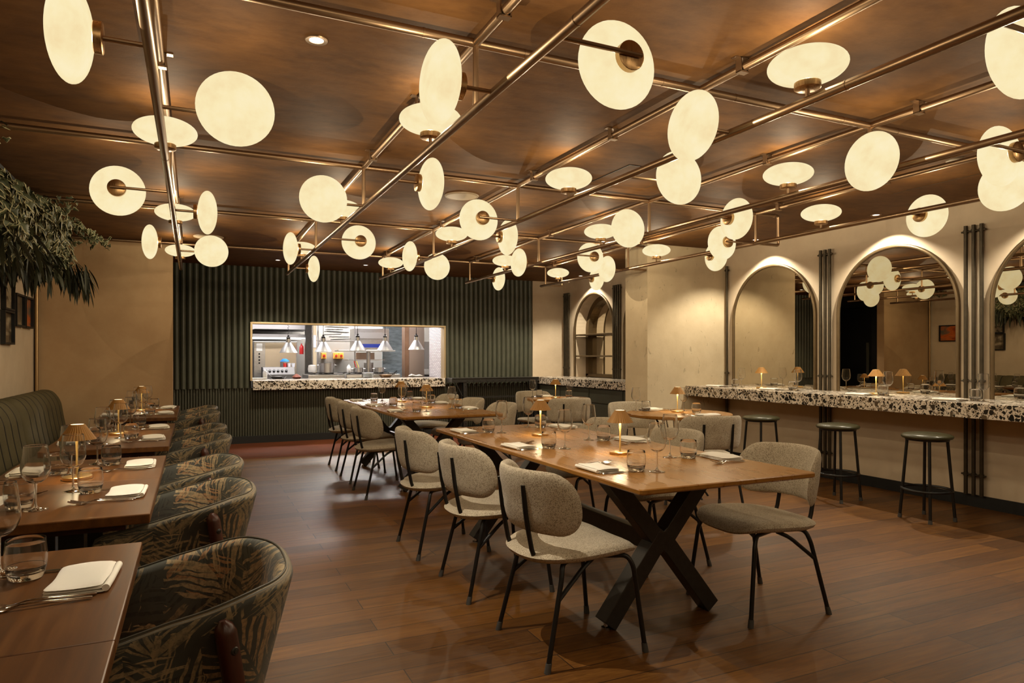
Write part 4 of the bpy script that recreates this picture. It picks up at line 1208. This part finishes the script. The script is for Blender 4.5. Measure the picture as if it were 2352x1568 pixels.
# hood
t = K('extractor_hood', 'large steel extractor hood over the ovens', 'extractor hood', (1.35, 13.0, 0))
m = MB(); m.M = XZ; m.prism([(-.62, 1.66), (-.38, 1.74), (.60, 1.74), (.60, 2.5), (-.62, 2.5)], -.3, .9); m.build('canopy', simple('hood steel', (.66,.64,.64,1), .45, .5), t, smooth=False, bevel=.004)
m = MB(); m.box((-.60, -.28, 1.60), (.60, .86, 1.655)); m.build('rim', M['alu'], t, smooth=False)
m = MB(); m.box((-.5, -.1, 1.585), (.5, .5, 1.598)); m.build('hood_fill', emit('hood fill glow', (1.0, .96, .93, 1), 7.0), t, smooth=False)  # glowing strip added to brighten the hood and the oven below
t = K('wall_oven', 'tall steel combi oven with a control strip under the hood', 'oven', (1.30, 13.3, 0))
m = MB(); m.box((-.32, -.3, 0), (.42, .5, 1.53)); m.build('body', M['steel'], t, smooth=False, bevel=.004)
m = MB(); m.box((-.13, -.306, 1.06), (.40, -.30, 1.50)); m.build('door', simple('oven door steel', C(186,168,140), .4, .3), t, smooth=False)
m = MB(); m.box((-.28, -.306, 1.36), (-.18, -.30, 1.49)); m.build('notice', M['white'], t, smooth=False)
for k in range(4):
    m = MB(); m.M = Matrix.Translation((-.23, -.30, 1.14 + k * .055)) @ orient((0, -1, 0)); m.lathe([(.016, 0), (.014, .018), (0, .02)], 12); m.build('knob', M['black_metal'], t)
t = K('dark_column', 'dark grey steel door post between oven and switches', 'post', (1.865, 12.6, 0))
m = MB(); m.box((-.055, -.05, 0), (.055, .05, 2.58)); m.build('post', M['black_steel'], t, smooth=False)
m = MB(); m.box((.075, -.04, 0), (.135, .03, 2.55)); m.build('door_edge', simple('cream door edge', C(196,178,146), .5), t, smooth=False)
m = MB(); m.box((.080, -.048, 1.42), (.125, -.04, 1.64)); m.build('notice', simple('blue white paper', C(205,212,232), .7), t, smooth=False)
plain('wall_sign', 'cream poster with dark print on the kitchen wall', 'poster', [simple('poster paper', C(226,206,172), .7), simple('poster ink', C(120,60,44), .7)],
      lambda m: (m.box((-.075, -.004, -.18), (.075, .004, .18)), [m.box((-.055 + .012 * (k % 2), -.006, .02 - k * .035), (.05 - .02 * (k % 3), -.004, .035 - k * .035), 1) for k in range(5)], m.box((-.06, -.006, .08), (-.01, -.004, .15), 1)), (1.70, 13.99, 1.25), smooth=False)
plain('hanging_extinguisher', 'small red extinguisher beside the dark post', 'extinguisher', simple('red enamel', C(200,40,40), .3), lambda m: m.lathe([(0, 0), (.035, 0), (.038, .02), (.038, .13), (.02, .16), (.012, .165), (.012, .19), (0, .19)], 20), (1.76, 12.7, 1.30))
for i, x in enumerate((2.36, 2.60, 2.70)):
    t = K('isolator_switch', 'yellow isolator switch with red knob, %s from the dark post' % ORD[i], 'switch', (x, 13.95, 1.27), 'isolator switches')
    m = MB(); m.box((-.045, -.05, -.062), (.045, .05, .062)); m.build('box', simple('yellow switch box', C(240,176,76), .4), t, smooth=False, bevel=.006)
    m = MB(); m.M = Matrix.Translation((0, -.05, 0)) @ orient((0, -1, 0)); m.lathe([(.026, 0), (.024, .02), (0, .022)], 16); m.build('knob', simple('red knob', C(190,40,30), .4), t)
# wire shelf with trays
t = K('wire_shelf', 'wire wall shelf stacked with pans and racks', 'shelf', (2.44, 13.2, 0))
m = MB(); m.box((-.36, -.2, 1.545), (.36, .3, 1.565)); m.build('board', M['alu'], t, smooth=False)
for x in (-.34, .34):
    m = MB(); m.cyl((x, -.19, 1.0), (x, -.19, 2.3), .012, n=8); m.build('upright', M['alu'], t)
for k in range(9):
    z = 1.58 + .046 * k; w = .17 + rnd.uniform(-.04, .06); x = rnd.uniform(-.12, .12)
    m = MB(); m.M = Matrix.Translation((2.44 + x, 13.2, z)) @ Matrix.Rotation(R(rnd.uniform(-3, 3)), 4, 'Y')
    m.box((-w, -.14, 0), (w, .16, .004)); m.box((-w, -.14, 0), (-w + .006, .16, .012)); m.box((w - .006, -.14, 0), (w, .16, .012)); m.box((-w, -.14, 0), (w, -.134, .012)); m.box((-w, .154, 0), (w, .16, .012))
    tag(m.build('baking_tray', M['steel'] if k % 3 else M['black_steel'], smooth=False), 'steel tray in the stack on the wire shelf, %s from the bottom' % ORD[k], 'tray', 'trays on the wire shelf')
# gantry, salamander, steel panels
t = K('heated_gantry', 'white heated gantry shelf on a round steel post', 'gantry', (2.75, 12.0, 0))
m = MB(); m.box((-.50, -.16, 1.345), (.50, .16, 1.37)); m.build('shelf', M['alu'], t, smooth=False, bevel=.004)
m = MB(); m.cyl((.055, 0.0, .982), (.055, 0, 1.345), .034, n=20); m.build('post', M['steel'], t)
m = MB(); m.cyl((-.18, 0, .982), (-.18, 0, 1.345), .010, n=12); m.build('thin_post', M['steel'], t)
t = K('salamander_grill', 'wall mounted steel grill with a blue stripe', 'grill', (3.14, 13.3, 0))
m = MB(); m.box((-.33, -.2, 1.40), (.33, .3, 1.80)); m.build('body', M['steel'], t, smooth=False, bevel=.004)
m = MB(); m.box((-.30, -.206, 1.43), (.30, -.20, 1.50)); m.build('stripe', simple('blue enamel', C(40,62,160), .3), t, smooth=False)
m = MB(); m.box((-.28, -.215, 1.60), (.28, -.20, 1.72)); m.build('drawer', M['alu'], t, smooth=False, bevel=.003)
m = MB(); m.M = Matrix.Translation((.19, -.206, 1.465)) @ orient((0, -1, 0)); m.lathe([(.03, 0), (.026, .025), (0, .027)], 16); m.build('knob', M['alu'], t)
t = K('grill_shelf', 'steel shelf below the blue striped grill', 'shelf', (3.05, 13.4, 1.18)); 
m = MB(); m.box((-.36, -.2, 0), (.36, .3, .02)); m.build('board', M['alu'], t, smooth=False)
m = MB(); m.box((-.12, -.18, .02), (.16, .2, .15)); m.build('bin', simple('brown card bin', C(110,84,62), .6), t, smooth=False)
b = NB('blue grey sheet steel'); nz = b.noise(b.mapv(b.obj(), (1, 1, 3)), 7, 4)
plain('steel_wall_sheet', 'blue grey sheet steel lining on the kitchen wall', 'wall panel', b.done(b.bsdf(col=b.ramp(nz, [(.3, C(128,142,150)), (.7, C(176,192,202))]), rough=.4, metal=.5)), lambda m: m.box((3.46, 13.55, .0), (3.90, 13.6, 2.5)), smooth=False)
t = K('steel_pillar', 'flat steel clad pillar at the end of the pass', 'pillar', (3.69, 12.05, 0))
m = MB(); m.box((-.135, -.04, 0), (.15, .2, 2.58)); m.build('cladding', simple('taupe steel', C(160,142,128), .4, .6), t, smooth=False)
m = MB(); m.box((-.215, -.03, 0), (-.137, .16, 2.58)); m.build('edge', simple('brown steel edge', C(126,96,74), .45, .5, var=.2, scale=4), t, smooth=False)
t = K('dish_unit', 'white glass washer unit seen past the pillar', 'appliance', (4.2, 12.9, 0))
m = MB(); m.box((-.2, -.3, 1.02), (.3, .3, 1.55)); m.build('body', M['white'], t, smooth=False, bevel=.01)
m = MB(); m.box((-.2, -.3, 0), (.3, .3, .9)); m.build('stand', M['black_steel'], t, smooth=False)
# heat lamps
for i, (x, z, c) in enumerate(((1.326, 1.316, 0), (1.854, 1.331, 0), (2.394, 1.353, 0), (2.842, 1.355, 0), (3.372, 1.371, 0))):
    t = K('heat_lamp', 'hanging silver cone heat lamp over the pass, %s from the oven end' % ORD[i], 'heat lamp', (x, 10.98, z), 'heat lamps over the pass')
    m = MB(); m.lathe([(.132, 0), (.134, .003), (.130, .010), (.040, .155), (.037, .158), (.037, .215), (.0, .217), (0, .21), (.034, .21), (.034, .155), (.124, .010)], 40); m.build('lamp_shade', M['alu'], t, angle=40)
    m = MB(); m.lathe([(0, .205), (.031, .205), (.031, .238), (.018, .245), (.012, .27), (0, .27)], 20); m.build('lamp_holder', M['black_metal'], t)
    m = MB()
    top = 2.6 - z
    if i == 0: m.tube([(.010 * math.cos(k * .9), .010 * math.sin(k * .9), .265 + (top - .265) * k / 150) for k in range(151)], .0028, 6)
    else: m.tube([(0, 0, .265), (0, 0, top)], .0045, 8)
    m.build('cord', M['black_metal'], t)
# pots, pans, bottles, plates
def pot(name, label, x, y, z, r, h, handles=True, mat='steel'):
    t = K(name, label, 'pot', (x, y, z), 'pots and pans in the kitchen')
    m = MB(); m.lathe([(0, 0), (r - .006, 0), (r, .006), (r, h - .002), (r + .004, h), (r - .003, h), (r - .004, .008), (0, .008)], 40); m.build('body', M[mat], t, angle=40)
    if handles:
        for s in (-1, 1):
            m = MB(); m.tube(fillet([(s * r * .93, -.04, h * .78), (s * (r + .035), -.035, h * .78), (s * (r + .035), .035, h * .78), (s * r * .93, .04, h * .78)], .015, 3), .005, 8); m.build('handle', M[mat], t)
pot('stock_pot', 'large two handled steel stock pot on the hob', 2.07, 11.9, .98, .128, .165)
pot('small_pot', 'low steel pot on the fryer unit', 1.40, 12.15, 1.08, .065, .09, False)
pot('saucepan', 'steel saucepan beside the squeezy bottle', 2.60, 11.88, .98, .085, .085)
pot('saucepan', 'steel saucepan in front of the pillar end of the range', 2.97, 11.88, .98, .085, .085)
pot('tall_pot', 'tall steel pot behind the gantry post', 2.87, 12.25, .98, .085, .165, False)
t = K('frying_pan', 'brown sided frying pan with a black handle on the pass', 'pan', (2.94, 11.32, .905), 'pots and pans in the kitchen')
m = MB(); m.lathe([(0, 0), (.08, 0), (.115, .045), (.112, .045), (.078, .005), (0, .005)], 36); m.build('body', simple('seasoned steel', C(126,96,62), .35, .7), t, angle=40)
m = MB(); m.tube([(.10, .0, .035), (.2, .02, .11)], .008, 8); m.build('handle', M['black_metal'], t)
t = K('frying_pan', 'low black frying pan at the oven end of the pass', 'pan', (1.22, 11.34, .905), 'pots and pans in the kitchen')
m = MB(); m.lathe([(0, 0), (.09, 0), (.125, .04), (.122, .04), (.088, .005), (0, .005)], 36); m.build('body', M['black_steel'], t, angle=40)
m = MB(); m.tube([(-.10, .0, .03), (-.2, -.03, .12)], .006, 8); m.build('handle', M['steel'], t)
for i in range(6):
    plain('plate', 'white china plate in the stack on the pass, %s from the bottom' % ORD[i], 'plate', M['ceramic'], lambda m: m.lathe([(0, 0), (.05, 0), (.085, .010), (.084, .0135), (.05, .004), (0, .004)], 40), (2.65, 11.34, .906 + i * .0142), 'stacked plates', angle=30)
plain('roasting_tray', 'rectangular steel tray on the pass beside the plates', 'tray', M['alu'], lambda m: (m.box((-.13, -.08, 0), (.13, .08, .006)), m.box((-.13, -.08, 0), (-.124, .08, .05)), m.box((.124, -.08, 0), (.13, .08, .05)), m.box((-.13, -.08, 0), (.13, -.074, .05)), m.box((-.13, .074, 0), (.13, .08, .05))), (2.40, 11.34, .9055), smooth=False)
for x, y, z, h, w in ((2.41, 11.75, .98, .15, 'beside the saucepans'), (1.02, 11.36, .905, .16, 'at the oven end of the pass')):
    t = K('squeezy_bottle', 'white squeezy bottle ' + w, 'bottle', (x, y, z), 'squeezy bottles')
    m = MB(); m.lathe([(0, 0), (.032, 0), (.034, .004), (.034, h * .66), (.026, h * .76), (0, h * .77)], 24); m.build('body', M['white'], t)
    m = MB(); m.lathe([(.024, h * .76), (.022, h * .84), (.008, h * .88), (.003, h), (0, h)], 20); m.build('nozzle', M['white'], t)
for k, (x, c) in enumerate(((1.50, C(208,56,48)), (1.57, C(232,232,236)), (1.64, C(226,228,236)))):
    plain('sauce_tub', 'small %s tub on the fryer unit' % ('red', 'white', 'pale')[k] + ('', ' beside the red tub', ' closest to the dark post')[k], 'tub', simple('tub plastic', c, .4), lambda m: m.lathe([(0, 0), (.026, 0), (.03, .06), (.031, .066), (0, .066)], 20), (x - .10, 12.06 + .02 * k, 1.08), 'tubs in the kitchen')
plain('blue_cloth', 'crumpled bright blue cloth beside the low pot', 'cloth', simple('blue cloth', C(40,130,220), .8), lambda m: m.lathe([(0, .05), (.03, .045), (.06, .02), (.07, 0), (0, 0)], 14, mod=lambda a, k: 1 + .25 * math.sin(a * 3 + k)), (1.40, 12.15, 1.172))
plain('white_towel', 'rolled white towel at the pillar end of the pass', 'towel', M['napkin'], lambda m: m.tube([(-.13, 0, .02), (-.08, -.01, .026), (0, .005, .014), (.06, -.005, .022), (.12, .01, .016)], [.010, .026, .014, .020, .010], 12), (3.48, 11.36, .906))
plain('garnish_bowl', 'small brown bowl heaped with dried garnish on the pass', 'bowl', simple('garnish brown', C(120,60,40), .7, bump=.6, scale=60), lambda m: m.lathe([(0, 0), (.05, 0), (.07, .025), (.05, .045), (.02, .07), (0, .075)], 18, mod=lambda a, k: 1 + .12 * math.sin(a * 5 + k * 2)), (1.50, 11.36, .905))
plain('chopping_board', 'pale chopping board at the oven end of the pass', 'board', simple('board plastic', C(232,226,216), .5), lambda m: m.box((-.12, -.10, 0), (.12, .10, .018)), (.92, 11.36, .9055), smooth=False, bevel=.004)
plain('stock_bag', 'crumpled clear bag of stock beside the stock pot', 'bag', simple('clear bag', C(206,200,190), .25, bump=.8, scale=40), lambda m: m.lathe([(0, 0), (.06, 0), (.068, .06), (.06, .12), (.03, .13), (0, .13)], 16, mod=lambda a, k: 1 + .06 * math.sin(a * 4 + k)), (1.86, 12.15, .984))
for x, c, w in ((2.43, C(196,60,44), 'red'), (2.47, C(236,216,110), 'yellow')):
    plain('spatula', w + ' handled spatula leaning in the saucepan', 'spatula', simple(w + ' handle', c, .4), lambda m: m.tube([(0, 0, 0), (-.06, 0, .16)], [.007, .010], 8), (x + .16, 11.9, 1.02), 'spatulas')

# ------------------------------------------------------------------ camera, world, view
cd = bpy.data.cameras.new('camera'); cam = bpy.data.objects.new('camera', cd); COL.objects.link(cam)
cd.sensor_width = 36; cd.lens = 1563.2 / 2352 * 36; cd.shift_y = 32.9 / 2352; cd.clip_start = .05; cd.clip_end = 60
cam.location = (0, 0, 1.27); cam.rotation_euler = (R(90), 0, R(-25.075))
sc.camera = cam
w = bpy.data.worlds.new('world'); sc.world = w; w.use_nodes = True
w.node_tree.nodes['Background'].inputs[0].default_value = (0.010, 0.008, 0.006, 1); w.node_tree.nodes['Background'].inputs[1].default_value = 1.0
vs = sc.view_settings
vs.view_transform = 'Standard'; vs.look = 'None'; vs.gamma = 1; vs.use_curve_mapping = False; vs.exposure = 0.0
cy = sc.cycles
cy.use_denoising = True
cy.max_bounces = 8; cy.diffuse_bounces = 4; cy.glossy_bounces = 5; cy.transmission_bounces = 8; cy.transparent_max_bounces = 40
cy.caustics_reflective = False; cy.caustics_refractive = False
cy.sample_clamp_indirect = 4.0
